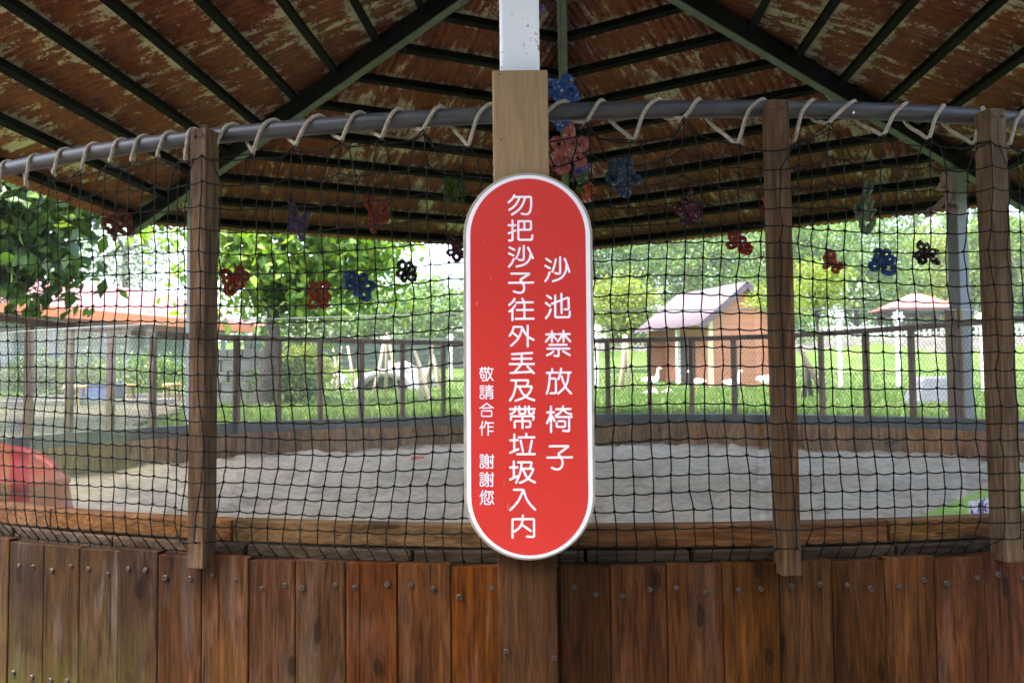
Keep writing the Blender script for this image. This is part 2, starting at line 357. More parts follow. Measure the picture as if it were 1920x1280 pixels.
# ------------------------------------------------------------------ the ring of the sandpit
RX, RY, RR = .288, 4.6151, 2.949           # centre and radius of the ring
Z = dict(pipe=.5308+E, plank=-.3305+E, sill=-.2656+E, rim=-.2381+E, sand=-.48+E, rail=.385+E)
def rp(a, r, z): return Vector((RX + r*math.sin(a), RY - r*math.cos(a), z))   # a = 0 faces the camera side
def ra(a): return Vector((math.sin(a), -math.cos(a), 0)), Vector((math.cos(a), math.sin(a), 0))   # outward, tangent
def hit(px, py, r):                        # angle and height where the near side of the ring is met
    d = ray(px, py); ox, oy = -RX, -RY
    A = d.x**2+d.y**2; B = 2*(ox*d.x+oy*d.y); C = ox*ox+oy*oy-r*r
    t = (-B-math.sqrt(max(B*B-4*A*C, 0)))/(2*A); P = EYE+d*t
    return math.atan2(P.x-RX, RY-P.y), P.z
def arc_band(mb, a0, a1, r0, r1, z0, z1, n):   # curved solid between two radii
    v = []
    for i in range(n+1):
        a = a0+(a1-a0)*i/n
        v += [rp(a, r0, z0), rp(a, r1, z0), rp(a, r1, z1), rp(a, r0, z1)]
    f = [(0, 1, 2, 3), (4*n+3, 4*n+2, 4*n+1, 4*n)]
    for i in range(n):
        for j in range(4):
            k = (j+1) % 4; f.append((4*i+j, 4*i+4+j, 4*i+4+k, 4*i+k))
    mb.add(v, f)

# ------------------------------------------------------------------ ground, sand, paths
KY = [-300, -2, 2.2, 3.4, 6.0, 7.6, 9, 14, 20, 27, 32.8, 33.4, 42, 60, 100, 600]
KZ = [0, 0, .0, .20, .52, .66, .70, .78, .90, 1.36, 2.00, 2.68, 3.2, 4.2, 5.2, 8.]
def gz(x, y):
    return float(np.interp(y, KY, KZ)) + .05*mnoise.noise(Vector((x*.22, y*.22, 0)))*min(1, max(0, (y-3)/6))
def build_ground():
    rad = [0, 1.5, 2.955, 2.962, 3.1, 3.4, 3.9, 4.6, 5.5, 6.6, 8, 9.6, 11.5, 13.5, 15.5, 18, 20.5, 23, 25.5, 27.5, 28.2, 28.8, 29.5, 32, 36, 41, 47, 55, 70, 95, 140, 220, 420]
    n = 160; v = [(RX, RY, .3)]; f = []
    for r in rad[1:]:
        for j in range(n):
            a = 2*math.pi*j/n; p = rp(a, r, 0); p.z = .3 if r < 2.958 else gz(p.x, p.y); v.append(p)
    for j in range(n): f.append((0, 1+j, 1+(j+1) % n))
    for i in range(len(rad)-2):
        for j in range(n):
            k = (j+1) % n; a = 1+i*n; b = a+n; f.append((a+j, b+j, b+k, a+k))
    m = MB(); m.add(v, f); return structure(m.build('ground', M['grass_ground'], smooth=True))
build_ground()
def sheet(name, mat, x0, x1, y0, y1, n, dz, skip=None):
    m = MB(); xs = np.linspace(x0, x1, n); ys = np.linspace(y0, y1, n)
    v = [(x, y, gz(x, y)+dz) for y in ys for x in xs]; f = []
    for j in range(n-1):
        for i in range(n-1):
            cx, cyy = (xs[i]+xs[i+1])/2, (ys[j]+ys[j+1])/2
            if skip and skip(cx, cyy): continue
            f.append((j*n+i, j*n+i+1, (j+1)*n+i+1, (j+1)*n+i))
    m.add(v, f); return structure(m.build(name, mat, smooth=True))
sheet('path', M['path'], -7, 7, -9, 3.2, 60, .02, lambda x, y: math.hypot(x-RX, y-RY) < 3.05)
sheet('paved_yard', M['dirt'], -13, -2.6, 6.2, 16, 60, .045, lambda x, y: math.hypot(x-RX, y-RY) < 3.05 or x > -3.0-(y-7)*.22)
FEET = [(random.uniform(-2.8, 2.8), random.uniform(-2.8, 2.8), random.uniform(0, 3.14), random.uniform(.06, .12), random.uniform(.012, .034)) for _ in range(420)]
FA = np.array(FEET)
def dimples(x, y):
    dx, dy = x-RX-FA[:, 0], y-RY-FA[:, 1]; c, s_ = np.cos(FA[:, 2]), np.sin(FA[:, 2])
    q = ((dx*c+dy*s_)/FA[:, 3])**2 + ((dy*c-dx*s_)/(FA[:, 3]*.55))**2
    return float((FA[:, 4]*(-np.exp(-q)*1.0+.45*np.exp(-(np.sqrt(q)-1.55)**2*5))).sum())
def build_sand():
    n = 330; m = MB(); rr = np.linspace(0, 2.915, 125); v = [(RX, RY, Z['sand'])]; f = []
    for r in rr[1:]:
        for j in range(n):
            a = 2*math.pi*j/n; p = rp(a, r, 0)
            h = .03*mnoise.noise(Vector((p.x*1.3, p.y*1.3, 1))) + .030*mnoise.noise(Vector((p.x*5, p.y*5, 2))) + .022*mnoise.noise(Vector((p.x*9, p.y*12, 5))) - .020*max(0, mnoise.noise(Vector((p.x*14, p.y*17, 9)))-.1)
            p.z = Z['sand'] - .015 + h + dimples(p.x, p.y); v.append(p)
    for j in range(n): f.append((0, 1+j, 1+(j+1) % n))
    for i in range(len(rr)-2):
        for j in range(n):
            k = (j+1) % n; a = 1+i*n; b = a+n; f.append((a+j, b+j, b+k, a+k))
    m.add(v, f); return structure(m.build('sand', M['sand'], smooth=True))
build_sand()

# ------------------------------------------------------------------ gazebo
GC = Vector((.2832, 4.6154, 0)); TH, GR = .0671, 4.0305; ZE, ZA = 1.3219+E, 2.5888+E
def hx(k, r, z): a = TH+k*math.pi/3; return Vector((GC.x+r*math.sin(a), GC.y+r*math.cos(a), z))
gaz = thing('gazebo', (GC.x, GC.y, .3), 'hexagonal gazebo with rust streaked sheet roof on dark steel rafters over the sandpit', 'gazebo')
APO = GR*math.cos(math.pi/6); SL = math.hypot(APO, ZA-ZE)
def build_gazebo():
    for k in range(6):
        a = TH + (k+.5)*math.pi/3
        out = Vector((math.sin(a), math.cos(a), 0)); dn = (out*APO + Vector((0, 0, ZE-ZA))).normalized()
        ex = Vector((math.cos(a), -math.sin(a), 0)); nz = ex.cross(dn)
        if nz.z < 0: ex = -ex; nz = ex.cross(dn)
        mw = Matrix(((ex.x, dn.x, nz.x, GC.x), (ex.y, dn.y, nz.y, GC.y), (ex.z, dn.z, nz.z, ZA), (0, 0, 0, 1)))
        m = MB(); hw = GR/2; per = .0555; nx = int(2*hw/per*6); v = []; f = []
        for i in range(nx+1):
            x = -hw+2*hw*i/nx; zc = .0075*math.cos(2*math.pi*x/per); y0 = abs(x)/hw*SL
            v += [(x, y0, zc), (x, max(y0, SL), zc)]
        for i in range(nx): f.append((2*i, 2*i+1, 2*i+3, 2*i+2))
        m.add(v, f)
        p = m.build('roof_panel', M['rust'], smooth=True, solid=.0025)
        p.parent = gaz; p.matrix_parent_inverse = WM['gazebo'].inverted(); p.matrix_basis = mw; WM[p.name] = Matrix()
        for q in range(11):
            r = .223+q*.310
            y = r/APO*SL; x = r*math.tan(math.pi/6)-.05
            b = MB(); b.box((0, y, -.036), (x, .021, .026))
            o = b.build('purlin', M['purlin'], p); o.matrix_parent_inverse = Matrix()
    for k in range(6):
        d = (hx(k, GR, ZE)-Vector((GC.x, GC.y, ZA))); top = Vector((GC.x, GC.y, ZA))
        m = MB(); a = top+d*.01+Vector((0, 0, -.080)); b = top+d*.965+Vector((0, 0, -.080))
        m.bar(a, b, .060, .12)
        fl = MB(); fl.bar(a+Vector((0, 0, -.0635)), b+Vector((0, 0, -.0635)), .058, .007); 
        rf = m.build('hip_rafter', M['green_steel'], gaz, bevel=.004); fl.build('flange', M['flange'], rf)
    m = MB(); m.lathe([(.0, -.26), (.16, -.26), (.16, -.02), (.0, -.02)], (GC.x, GC.y, ZA), 6); m.build('ridge_hub', M['green_steel'], gaz)
    for k in range(6):
        p = hx(k, 3.1, 0) if k != 3 else Vector((.020, 1.625, 0))
        ax = (Vector((math.cos(TH+k*math.pi/3), -math.sin(TH+k*math.pi/3), 0)), Vector((math.sin(TH+k*math.pi/3), math.cos(TH+k*math.pi/3), 0)), Vector((0, 0, 1)))
        if k == 1: ax = (Vector((math.cos(-1.2), math.sin(-1.2), 0)), Vector((math.cos(.37), math.sin(.37), 0)), Vector((0, 0, 1)))
        if k == 3: ax = (Vector((1, 0, 0)), Vector((0, 1, 0)), Vector((0, 0, 1)))
        top = ZA-(ZA-ZE)*(math.hypot(p.x-GC.x, p.y-GC.y)/GR)-.16; base = gz(p.x, p.y)-.05
        m = MB(); hw = .037 if k == 3 else .048
        m.box((p.x, p.y, (top+base)/2), (hw, .026 if k == 3 else hw, (top-base)/2), ax)
        m.build('column', M['white_steel'] if k == 3 else M['col_grey'], gaz, bevel=.006)
M['flange'] = plain('bounce_lit_green_steel', (.10, .115, .095), .6, 0, .2, 14, .1, .15)  # paler than the rafter: bounce light from below put into the colour
M['col_grey'] = plain('blue_grey_steel', (.19, .20, .23), .45, 0, .12, 10, .05)
build_gazebo()

# ------------------------------------------------------------------ plank wall round the sand
wall = thing('sandpit_wall', rp(0, RR, 0), 'curved wall of upright brown planks with rusty bolts round the sandpit', 'wall')
EDGE = [-62, 18, 83, 150, 224, 298, 380, 467, 555, 649, 745, 845, 940, 1050, 1143, 1249, 1353, 1459, 1559, 1657, 1751, 1844, 1935, 2030]
def angle_at(px): return hit(px, 1060, RR+.03)[0]
AN = [angle_at(x) for x in EDGE]
for i in range(5): AN.insert(0, AN[0]-.034); EDGE.insert(0, -100)
for i in range(5): AN.append(AN[-1]+.035); EDGE.append(2100)
scr = MB(); scr.lathe([(0, 0), (.0052, 0), (.0058, .0015), (.0058, .004), (.0046, .0055), (.0028, .0055), (.0024, .0035), (0, .0035)], n=8)
SCREW = scr.build('screw', M['screw'], smooth=False); SCREW_ME = SCREW.data; bpy.data.objects.remove(SCREW)
def screw(parent, p, out, sc=1.):
    o = link('screw', SCREW_ME, parent)
    q = out.to_track_quat('Z', 'Y').to_matrix().to_4x4() @ Matrix.Rotation(random.random(), 4, 'Z')
    o.matrix_basis = Matrix.Translation(p) @ q @ Matrix.Scale(sc, 4); return o
def plank(a0, a1, z0, z1, px):
    g = .0008; a0 += g/RR; a1 -= g/RR; n = 3; m = MB(); ro, ri = RR+.030+random.uniform(-.0015, .0015), RR+.008
    sk = random.uniform(-.002, .002)
    am = (a0+a1)/2; out, tan = ra(am); h = (a1-a0)/2*ro
    C0 = rp(am, ro, 0); prof = [(-h, 0), (-h+.0025, .0018), (h-.0025, .0018), (h, 0), (h, -.022), (-h, -.022)]
    v = []
    for zz, kk in ((z0, 0), (z1, 1)):
        for (t_, o_) in prof: v.append(Vector((C0.x, C0.y, 0)) + tan*t_ + out*o_ + Vector((0, 0, zz+(sk*t_/h if kk else 0))))
    f = [tuple(range(5, -1, -1)), tuple(range(6, 12))]+[(i, (i+1) % 6, 6+(i+1) % 6, 6+i) for i in range(6)]
    m.add(v, f)
    mt = M['plank_left'] if px < 230 else M['plank_trans'] if px < 560 else (M['plank_mid'] if px < 900 else M['plank_right'])
    if 1650 < px < 1900: mt = M['plank_mid']
    o = m.build('plank', mt, wall, bevel=.0012)
    base = Vector((C0.x, C0.y, 0))
    for fr in (-.55, .52):
        screw(o, base+tan*(h*(fr+random.uniform(-.18, .18))) + out*.0012 + Vector((0, 0, z1-.046+random.uniform(-.009, .009))), (out+tan*random.uniform(-.25, .25)+Vector((0, 0, random.uniform(-.25, .25)))).normalized(), random.uniform(.75, 1.08))
        if px < 330: screw(o, base+tan*(h*(fr+random.uniform(-.1, .1))) + out*.0012 + Vector((0, 0, z1-.285+random.uniform(-.004, .004))), out)
    if px < 0 or px > 1900: return
random.seed(3)
for i in range(len(AN)-1):
    if EDGE[i] == 940: continue            # the front board stands here; a plank runs behind it
    zt = Z['plank'] + random.uniform(-.0045, .0045)
    plank(AN[i], AN[i+1], .02, zt, EDGE[i])
m = MB(); arc_band(m, AN[EDGE.index(940)], AN[EDGE.index(1050)], RR+.004, RR+.022, .02, Z['plank']-.012, 3); m.build('plank', M['plank_right'], wall)
# timber sill and the dark blocks beneath it, in pieces
CUTS = [-.95, -.72, -.475, -.300, -.085, .150, .345, .55, .75]
for a0, a1 in zip(CUTS[:-1], CUTS[1:]):
    m = MB(); arc_band(m, a0+.0008, a1-.0008, RR-.065, RR-.018, Z['sill']-.043, Z['sill']+random.uniform(-.0015, .0015), 10); m.build('sill', M['sill'], wall, bevel=.003)
a = -.95
while a < .75:
    b = a+random.uniform(.06, .13); m = MB(); arc_band(m, a+.001, b-.001, RR-.055, RR-.004+random.uniform(-.003, .002), Z['sill']-.105, Z['sill']-.046, 4)
    m.build('packing_block', M['block'], wall, bevel=.003); a = b
m = MB(); arc_band(m, -1.0, 1.0, RR-.064, RR-.058, Z['sill']-.106, Z['sill']-.044, 40); m.build('backing_strip', M['block'], wall)
m = MB(); arc_band(m, -1.0, 1.0, RR-.05, RR-.0, .1, Z['sill']-.107, 40); m.build('lining', M['block'], wall)
# the far half: inner boards and dark coping
a = 1.05; 
while a < 2*math.pi-1.05:
    b = a+random.uniform(.13, .2); m = MB(); arc_band(m, a, b-.0012, RR-.03+random.uniform(-.004, .004), RR+.004, .2, Z['rim']-.075, 5); m.build('inner_board', M['inner'], wall); a = b
m = MB(); arc_band(m, 1.0, 2*math.pi-1.0, RR-.038, RR+.04, Z['rim']-.078, Z['rim'], 90); m.build('coping', M['rim'], wall, bevel=.006)
m = MB(); arc_band(m, AN[-1]+.001, 2*math.pi+AN[0]-.001, RR+.006, RR+.030, .02, Z['rim']-.08, 110); m.build('outer_boards', M['plank_right'], wall)

# ------------------------------------------------------------------ near fence: posts, pipe, acrylic panels
fence = thing('net_fence', rp(.0, RR+.05, 0), 'near fence of square timber posts and bent grey steel pipe with clear acrylic panels', 'fence')
POSTS = [(372, 240, 1066), (1461, 186, 1080), (1870, 203, 1056)]
PA = []
for (px, yt, yb) in POSTS:
    a_, zt = hit(px, yt, RR+.062); _, zb = hit(px, yb, RR+.062); PA.append((a_, zt, zb))
PA += [(PA[0][0]-.275, PA[0][1], PA[0][2]), (PA[0][0]-.50, PA[0][1], PA[0][2]), (PA[2][0]+.16, PA[2][1], PA[2][2]), (PA[2][0]+.36, PA[2][1], PA[2][2])]
for a_, zt, zb in PA:
    out, tan = ra(a_); m = MB(); c = rp(a_, RR+.041, (zt+zb)/2)
    m.box(c, (.0185, .0215, (zt-zb)/2), (tan, out, Vector((0, 0, 1))))
    o = m.build('post', M['post'], fence, bevel=.002)
    for s_ in (-1, 1): screw(o, rp(a_, RR+.0635, zt-.016)+tan*(.0085*s_), out, .55)
m = MB(); aa = np.linspace(-1.12, .95, 150)
m.tube([rp(a_, RR, Z['pipe']+.002*math.sin(a_*9)) for a_ in aa], .0168, 16); m.build('pipe_rail', M['pipe'], fence, smooth=True)
GL = [-.95, -.62, PA[0][0], PA[0][0]+.245, PA[1][0], PA[2][0], PA[2][0]+.3]
GL = [-.95, -.64, PA[0][0]+.004, -.085, PA[1][0]-.004, PA[2][0]-.004, PA[2][0]+.3]
for a0, a1 in zip(GL[:-1], GL[1:]):
    m = MB(); arc_band(m, a0+.002, a1-.002, RR-.052, RR-.049, Z['sill']+.002, .146+E+random.uniform(-.003, .003), 14)
    p = m.build('acrylic_panel', M['glass_clean' if a0 < PA[0][0]-.05 else 'glass'], fence)
    m = MB(); arc_band(m, a0+.002, a1-.002, RR-.0525, RR-.0485, .1465+E, .1485+E, 14); m.build('panel_edge', M['glass_edge'], p)

# ------------------------------------------------------------------ rope laced round the pipe, and the net it holds
ATT = [(-150, 392), (-60, 372), (-5, 358), (45, 350), (97, 328), (150, 318), (203, 305), (243, 303), (292, 294), (345, 301), (398, 292), (472, 287), (553, 272), (640, 262), (715, 258), (793, 242), (878, 274), (1000, 255), (1100, 228), (1190, 262), (1283, 219), (1385, 270), (1490, 268), (1555, 230), (1660, 252), (1745, 258), (1830, 268), (1895, 272), (1985, 280), (2080, 290)]
TOPX = [-120, -35, 20, 72, 128, 181, 232, 274, 324, 366, 440, 517, 601, 677, 751, 828, 926, 1062, 1130, 1238, 1312, 1433, 1525, 1604, 1700, 1769, 1841, 1917, 2005, 2100]
AT = [hit(x, y, RR+.03) for x, y in ATT]
TA = [hit(x, 200, RR)[0] for x in TOPX]
def build_rope():
    path = []; zp = Z['pipe']; pr = .0168+.0045
    for i, ((a, z), ta) in enumerate(zip(AT, TA)):
        post = min(abs(a-q[0]) for q in PA) < .012
        da = ta-a; zb = min(z, zp-pr-.002)
        path.append(rp(a, RR+.028 if zb < zp-.03 else RR+.012, zb))
        path.append(rp(a+da*.35, RR+pr*1.02, zp-pr*.45))
        path.append(rp(a+da*.72, RR+pr*.86, zp+pr*.52))
        path.append(rp(ta, RR+.001, zp+pr))
        path.append(rp(ta+.004, RR-pr*.85, zp+pr*.5))
        if i+1 < len(AT):
            na, nz = AT[i+1]
            b0 = rp(ta+(na-ta)*.22, RR-pr*.98, zp-pr*.35); b1 = rp(na, RR+.020, nz)
            path += [b0, b0+(b1-b0)*.3+Vector((0, 0, -.004)), b0+(b1-b0)*.65, b0+(b1-b0)*.93]
    P = np.array([tuple(p) for p in path])
    for _ in range(3):
        q = np.empty((2*len(P)-2, 3)); q[0::2] = .8*P[:-1]+.2*P[1:]; q[1::2] = .2*P[:-1]+.8*P[1:]; P = q
    L = np.r_[0, np.cumsum(np.linalg.norm(np.diff(P, axis=0), axis=1))]
    s = np.arange(0, L[-1], .0024); P = np.stack([np.interp(s, L, P[:, i]) for i in range(3)], 1)
    T = np.gradient(P, axis=0); T /= np.linalg.norm(T, axis=1)[:, None]
    x = np.cross(T[0], [0, 0, 1.]); X = []
    for t in T:
        x = x-t*np.dot(x, t); x /= np.linalg.norm(x); X.append(x.copy())
    X = np.array(X); Y = np.cross(T, X); m = MB()
    for k in range(3):
        ph = s/.019*2*np.pi + k*2*np.pi/3
        m.tube(P + .0022*(np.cos(ph)[:, None]*X+np.sin(ph)[:, None]*Y), .0020, 6)
    return tag(m.build('rope', M['rope'], smooth=True), 'pale twisted rope laced in loops round the grey steel pipe', 'rope')
build_rope()
def build_net():
    random.seed(5); m = MB(); A0, A1 = -.9, .62; da = .0345/RR; na = int((A1-A0)/da)
    xa = [q[0] for q in AT]; za = [q[1] for q in AT]
    def ztop(a):
        i = int(np.searchsorted(xa, a))-1; i = max(0, min(len(xa)-2, i)); t = min(1, max(0, (a-xa[i])/(xa[i+1]-xa[i])))
        return za[i]+(za[i+1]-za[i])*t-.020*4*t*(1-t)*(xa[i+1]-xa[i])/.045-.006
    NR = 25; zb = Z['plank']-.03
    G = np.zeros((na+1, NR, 3))
    for i in range(na+1):
        a = A0+da*i; smooth = E+.405+.016*math.sin(a*8.5+.4)+.010*math.sin(a*19+2.)
        zt = ztop(a) if xa[0] < a < xa[-1] else smooth
        near = min(abs(a-q[0]) for q in PA)
        for k in range(NR):
            wv = .016*mnoise.noise(Vector((a*3.2, k*.10, 7)))+.006*mnoise.noise(Vector((a*11, k*.4, 3)))
            u = k/(NR-1); f = max(0, 1-k/5.); ztk = zt*f**1.3+smooth*(1-f**1.3)
            z = ztk-(ztk-zb)*u + (wv+.022*math.sin(a*8.+1.2)*math.sin(math.pi*min(1, u*1.15))*.6)*(1-abs(2*u-1)**4)
            aw = a + (.0065*mnoise.noise(Vector((a*4, k*.16, 21)))+.0016*mnoise.noise(Vector((a*30, k*.9, 2)))+.014*(a+.1)*(u-.5)*0.)*min(1, k/3.+.3)
            if k == 0:                       # the head of the net is gathered towards the rope
                j = int(np.argmin([abs(q-a) for q in xa])); aw = a+(xa[j]-a)*.45
            r = RR+.037+.008*mnoise.noise(Vector((a*5, k*.2, 33)))
            nr = min(abs(aw-q[0]) for q in PA)
            if nr < .026: r += (RR+.071-r)*(1 if nr < .0085 else max(0, 1-(nr-.0085)/.0175))
            if k >= NR-3 and nr > .012: r = min(r, RR+.028-.012*(k-NR+3))
            if k == NR-3 and nr > .012: r = RR+.034
            if k >= NR-2: r = RR+.004
            if -.125 < aw < -.052: r = min(r, RR+.024)
            p = rp(aw, r, z); G[i, k] = (p.x, p.y, p.z)
    rad = .00129
    for i in range(na+1):
        for k in range(NR):
            if k+1 < NR:
                p, q = G[i, k], G[i, k+1]; md = (p+q)/2+RNG.normal(0, .0006, 3); m.tube([p, md, q], rad, 4, False)
            if i < na:
                p, q = G[i, k], G[i+1, k]
                if i % 1 == 0:
                    sg = .0014+.0018*RNG.random(); t = np.array([0, .25, .5, .75, 1.])[:, None]
                    pts = p+(q-p)*t; pts[:, 2] -= (sg*4*t*(1-t))[:, 0]; m.tube(pts, rad, 4, False)
            c = G[i, k]; s_ = .0036*RNG.uniform(.85, 1.25)
            v = np.array([[1,0,0], [-1,0,0], [0,1,0], [0,-1,0], [0,0,1.1], [0,0,-1.1]])*s_+c
            m.add(v, [(0,2,4), (2,1,4), (1,3,4), (3,0,4), (2,0,5), (1,2,5), (3,1,5), (0,3,5)])
    # ties from the head of the net up to each loop of the rope
    for (a, z) in AT:
        j = [int(round((a-A0)/da))+o for o in (-1, 0, 1)]
        for jj in j:
            if 0 <= jj <= na: m.tube([rp(a, RR+.027, min(z, Z['pipe']-.023)), G[jj, 0]], rad*.9, 4, False)
    return tag(m.build('net', M['net'], smooth=True), 'dark knotted net with square mesh hung over the posts from the rope', 'net')
build_net()

# ------------------------------------------------------------------ front board and sign
brd = thing('timber_board', (.018, 1.59, .02), 'wide upright timber board covering the white steel column behind the red sign', 'board')
m = MB(); xl, xr = at(925, 134, 1.567), at(1030, 131, 1.567)
SOZ = at(991, 683, 1.55).z; bc = at(983, 700, 1.567); zt = at(978, 131, 1.567).z
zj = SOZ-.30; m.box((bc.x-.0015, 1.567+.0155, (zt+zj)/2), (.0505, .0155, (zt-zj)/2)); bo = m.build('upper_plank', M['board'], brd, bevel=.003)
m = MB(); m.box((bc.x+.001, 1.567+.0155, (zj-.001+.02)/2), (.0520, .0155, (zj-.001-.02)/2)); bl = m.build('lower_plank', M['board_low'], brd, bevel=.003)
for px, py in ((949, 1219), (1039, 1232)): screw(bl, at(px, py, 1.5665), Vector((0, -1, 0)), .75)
for px, py in ((937, 140), (1028, 142), (940, 262), (1029, 258)): screw(bo, at(px, py, 1.5665), Vector((0, -1, 0)), .3)
m = MB(); q = hx(1, 3.1, 0); ax = ra(0)
cl = thing('timber_board', (q.x, q.y, gz(q.x, q.y)), 'pale timber board covering the lower part of the steel column at the far right', 'board')
dv = (GC-q).normalized(); tv = Vector((-dv.y, dv.x, 0)); g0 = gz(q.x, q.y)
m.box((q.x+dv.x*.066, q.y+dv.y*.066, (g0+E+.50)/2), (.062, .013, (E+.50-g0)/2), (tv, dv, Vector((0, 0, 1)))); m.build('plank_face', M['board'], cl, bevel=.003)

SY = 1.5505                                 # plane of the sign's face
KS = SY/ray(991, 683).y/F_PX
SO = at(991.3, 683, SY)
def sl(px, py): return ((px-991.3-(py-683)*.0062)*KS, -(py-683)*KS)
sign = thing('sign', (SO.x, SY+.012, SO.z), 'tall red sign with rounded ends and white Chinese lettering on the front board', 'sign')
SROT = -.0046
def S(u, v, d=0.):
    c, s = math.cos(SROT), math.sin(SROT); return Vector((SO.x+u*c-v*s, SY-d, SO.z+u*s+v*c))
def capsule(hw, top, bot, n=28):
    pts = []
    for i in range(n+1): a = math.pi*i/n; pts.append((hw*math.cos(a), top-hw+hw*math.sin(a)))
    for i in range(n+1): a = math.pi+math.pi*i/n; pts.append((hw*math.cos(a), bot+hw+hw*math.sin(a)))
    return pts
def cap_mesh(hw, top, bot, d0, d1, dx=0.):
    m = MB(); P = capsule(hw, top, bot); n = len(P)
    v = [S(u+dx, w_, d1) for u, w_ in P]+[S(u+dx, w_, d0) for u, w_ in P]
    m.add(v, [tuple(range(n-1, -1, -1)), tuple(range(n, 2*n))]+[(i, (i+1) % n, n+(i+1) % n, n+i) for i in range(n)]); return m
cap_mesh(122.3*KS, 363.5*KS, -363*KS, -.0125, -.0012).build('backing_board', M['sign_back'], sign, bevel=.0012)
cap_mesh(117.3*KS, 358.7*KS, -359.2*KS, -.0016, -.0004, .4*KS).build('border', M['sign_white'], sign)
cap_mesh(109*KS, 352*KS, -353.5*KS, -.0009, 0., .2*KS).build('face', M['sign_red'], sign)
GLY = []   # (origin px, scale, stroke half width px, [strokes])
o1, k1 = (940, 350), 4.923
GLY += [(o1, k1, 2.05, s) for s in (
 [[(120,62),(105,95),(66,130)], [(112,80),(276,80),(278,165),(266,220),(245,243),(215,243),(188,236)], [(168,85),(150,130),(115,175),(72,200)], [(222,85),(200,150),(160,205),(98,245)]],
 [[(68,345),(130,345)], [(103,300),(103,488),(72,488)], [(68,420),(130,395)], [(157,308),(275,308),(275,388),(160,388)], [(213,310),(213,385)], [(157,308),(157,482),(285,482),(287,440)]],
 [[(75,552),(120,575)], [(70,608),(112,628)], [(115,660),(98,700),(70,732)], [(208,540),(208,668),(185,673),(163,667)], [(170,558),(158,610),(138,655)], [(247,555),(270,600),(292,655)], [(272,615),(262,670),(215,715),(140,732)]],
 [[(92,797),(268,797),(172,855),(205,895),(213,930),(205,965),(180,976),(145,973),(115,962)], [(70,883),(295,881)]],
 [[(122,1032),(102,1065),(72,1088)], [(128,1092),(105,1125),(75,1148)], [(102,1125),(102,1228)], [(193,1030),(210,1058)], [(138,1067),(292,1065)], [(142,1136),(290,1135)], [(213,1062),(213,1215)], [(132,1217),(298,1217)]])]
o2, k2 = (940, 600), 5.818
GLY += [(o2, k2, 2.05, s) for s in (
 [[(135,72),(122,120),(92,168)], [(138,72),(230,72),(215,140),(180,210),(105,278)], [(130,140),(185,185)], [(288,60),(288,285)], [(232,85),(262,150),(300,187),(352,215)]],
 [[(115,370),(335,358)], [(118,420),(328,420)], [(92,478),(355,478)], [(222,370),(222,478)], [(214,488),(145,565)], [(100,574),(335,562)], [(285,505),(355,578)]],
 [[(107,655),(298,655),(278,715)], [(160,660),(155,740),(130,820),(95,872)], [(172,722),(335,722),(310,790),(250,845),(155,875)], [(195,730),(230,800),(280,845),(358,872)]],
 [[(95,967),(362,967)], [(155,940),(150,985),(130,1008),(100,1020)], [(195,940),(195,1018),(260,1018),(260,940)], [(300,940),(300,1020),(350,1018),(354,995)], [(105,1082),(105,1045),(352,1045),(352,1068),(346,1082)], [(145,1165),(145,1097),(315,1097),(315,1162),(270,1162)], [(230,1045),(230,1172)]])]
o3 = (945, 800)
GLY += [(o3, k2, 2.05, s) for s in (
 [[(68,140),(150,140)], [(112,78),(112,255)], [(68,275),(155,237)], [(242,72),(242,108)], [(160,110),(330,110)], [(182,145),(205,262)], [(303,145),(275,285)], [(145,291),(335,291)]],
 [[(68,433),(145,433)], [(107,370),(107,545)], [(68,563),(145,527)], [(152,378),(303,378),(285,440)], [(192,385),(180,490),(132,598)], [(198,447),(322,447),(290,520),(240,572),(175,598)], [(208,455),(240,530),(275,565),(335,595)]],
 [[(108,673),(212,673),(240,770),(290,840),(338,887)], [(205,690),(160,790),(110,850),(70,888)]],
 [[(92,1185),(92,988),(325,988),(325,1180),(250,1175)], [(204,950),(200,1020),(175,1075),(118,1118)], [(205,1055),(290,1115)]])]
o4 = (1010, 470)
GLY += [(o4, k2, 2.05, s) for s in (
 [[(85,82),(133,115)], [(75,160),(125,187)], [(122,232),(105,285),(75,328)], [(237,65),(237,243),(215,249),(183,241)], [(190,90),(178,150),(152,225)], [(287,85),(310,140),(338,228)], [(307,150),(302,225),(250,300),(158,330)]],
 [[(93,488),(137,518)], [(80,568),(125,602)], [(132,640),(115,690),(80,735)], [(145,578),(328,508),(330,640),(285,640)], [(250,470),(252,680)], [(182,488),(182,727),(338,725),(342,665)]],
 [[(85,913),(190,911)], [(145,877),(145,995)], [(138,920),(80,990)], [(155,925),(190,965)], [(215,911),(340,910)], [(272,875),(272,995)], [(262,920),(208,992)], [(282,920),(345,990)], [(118,1027),(305,1027)], [(95,1069),(335,1069)], [(218,1075),(218,1152),(172,1146)], [(160,1100),(130,1125),(90,1140)], [(267,1098),(340,1140)]])]
o5 = (1010, 680)
GLY += [(o5, k2, 2.05, s) for s in (
 [[(147,68),(147,105)], [(88,110),(208,108)], [(122,115),(118,200),(105,280),(88,335)], [(125,172),(187,172),(187,332),(130,332)], [(245,65),(235,120),(215,180)], [(240,108),(350,108)], [(328,115),(315,210),(280,275),(212,335)], [(250,150),(270,220),(300,280),(352,335)]],
 [[(92,540),(165,538)], [(133,478),(133,752)], [(130,560),(112,610),(90,655)], [(140,575),(172,632)], [(190,505),(345,503)], [(265,475),(258,505),(235,545),(185,572)], [(270,512),(300,545),(355,562)], [(188,590),(358,590)], [(195,635),(287,635),(287,697),(195,697),(195,635)], [(330,598),(330,743),(265,740)]],
 [[(118,905),(328,905),(208,990),(245,1030),(260,1080),(250,1130),(215,1156),(180,1155),(142,1138)], [(92,1028),(358,1026)]])]
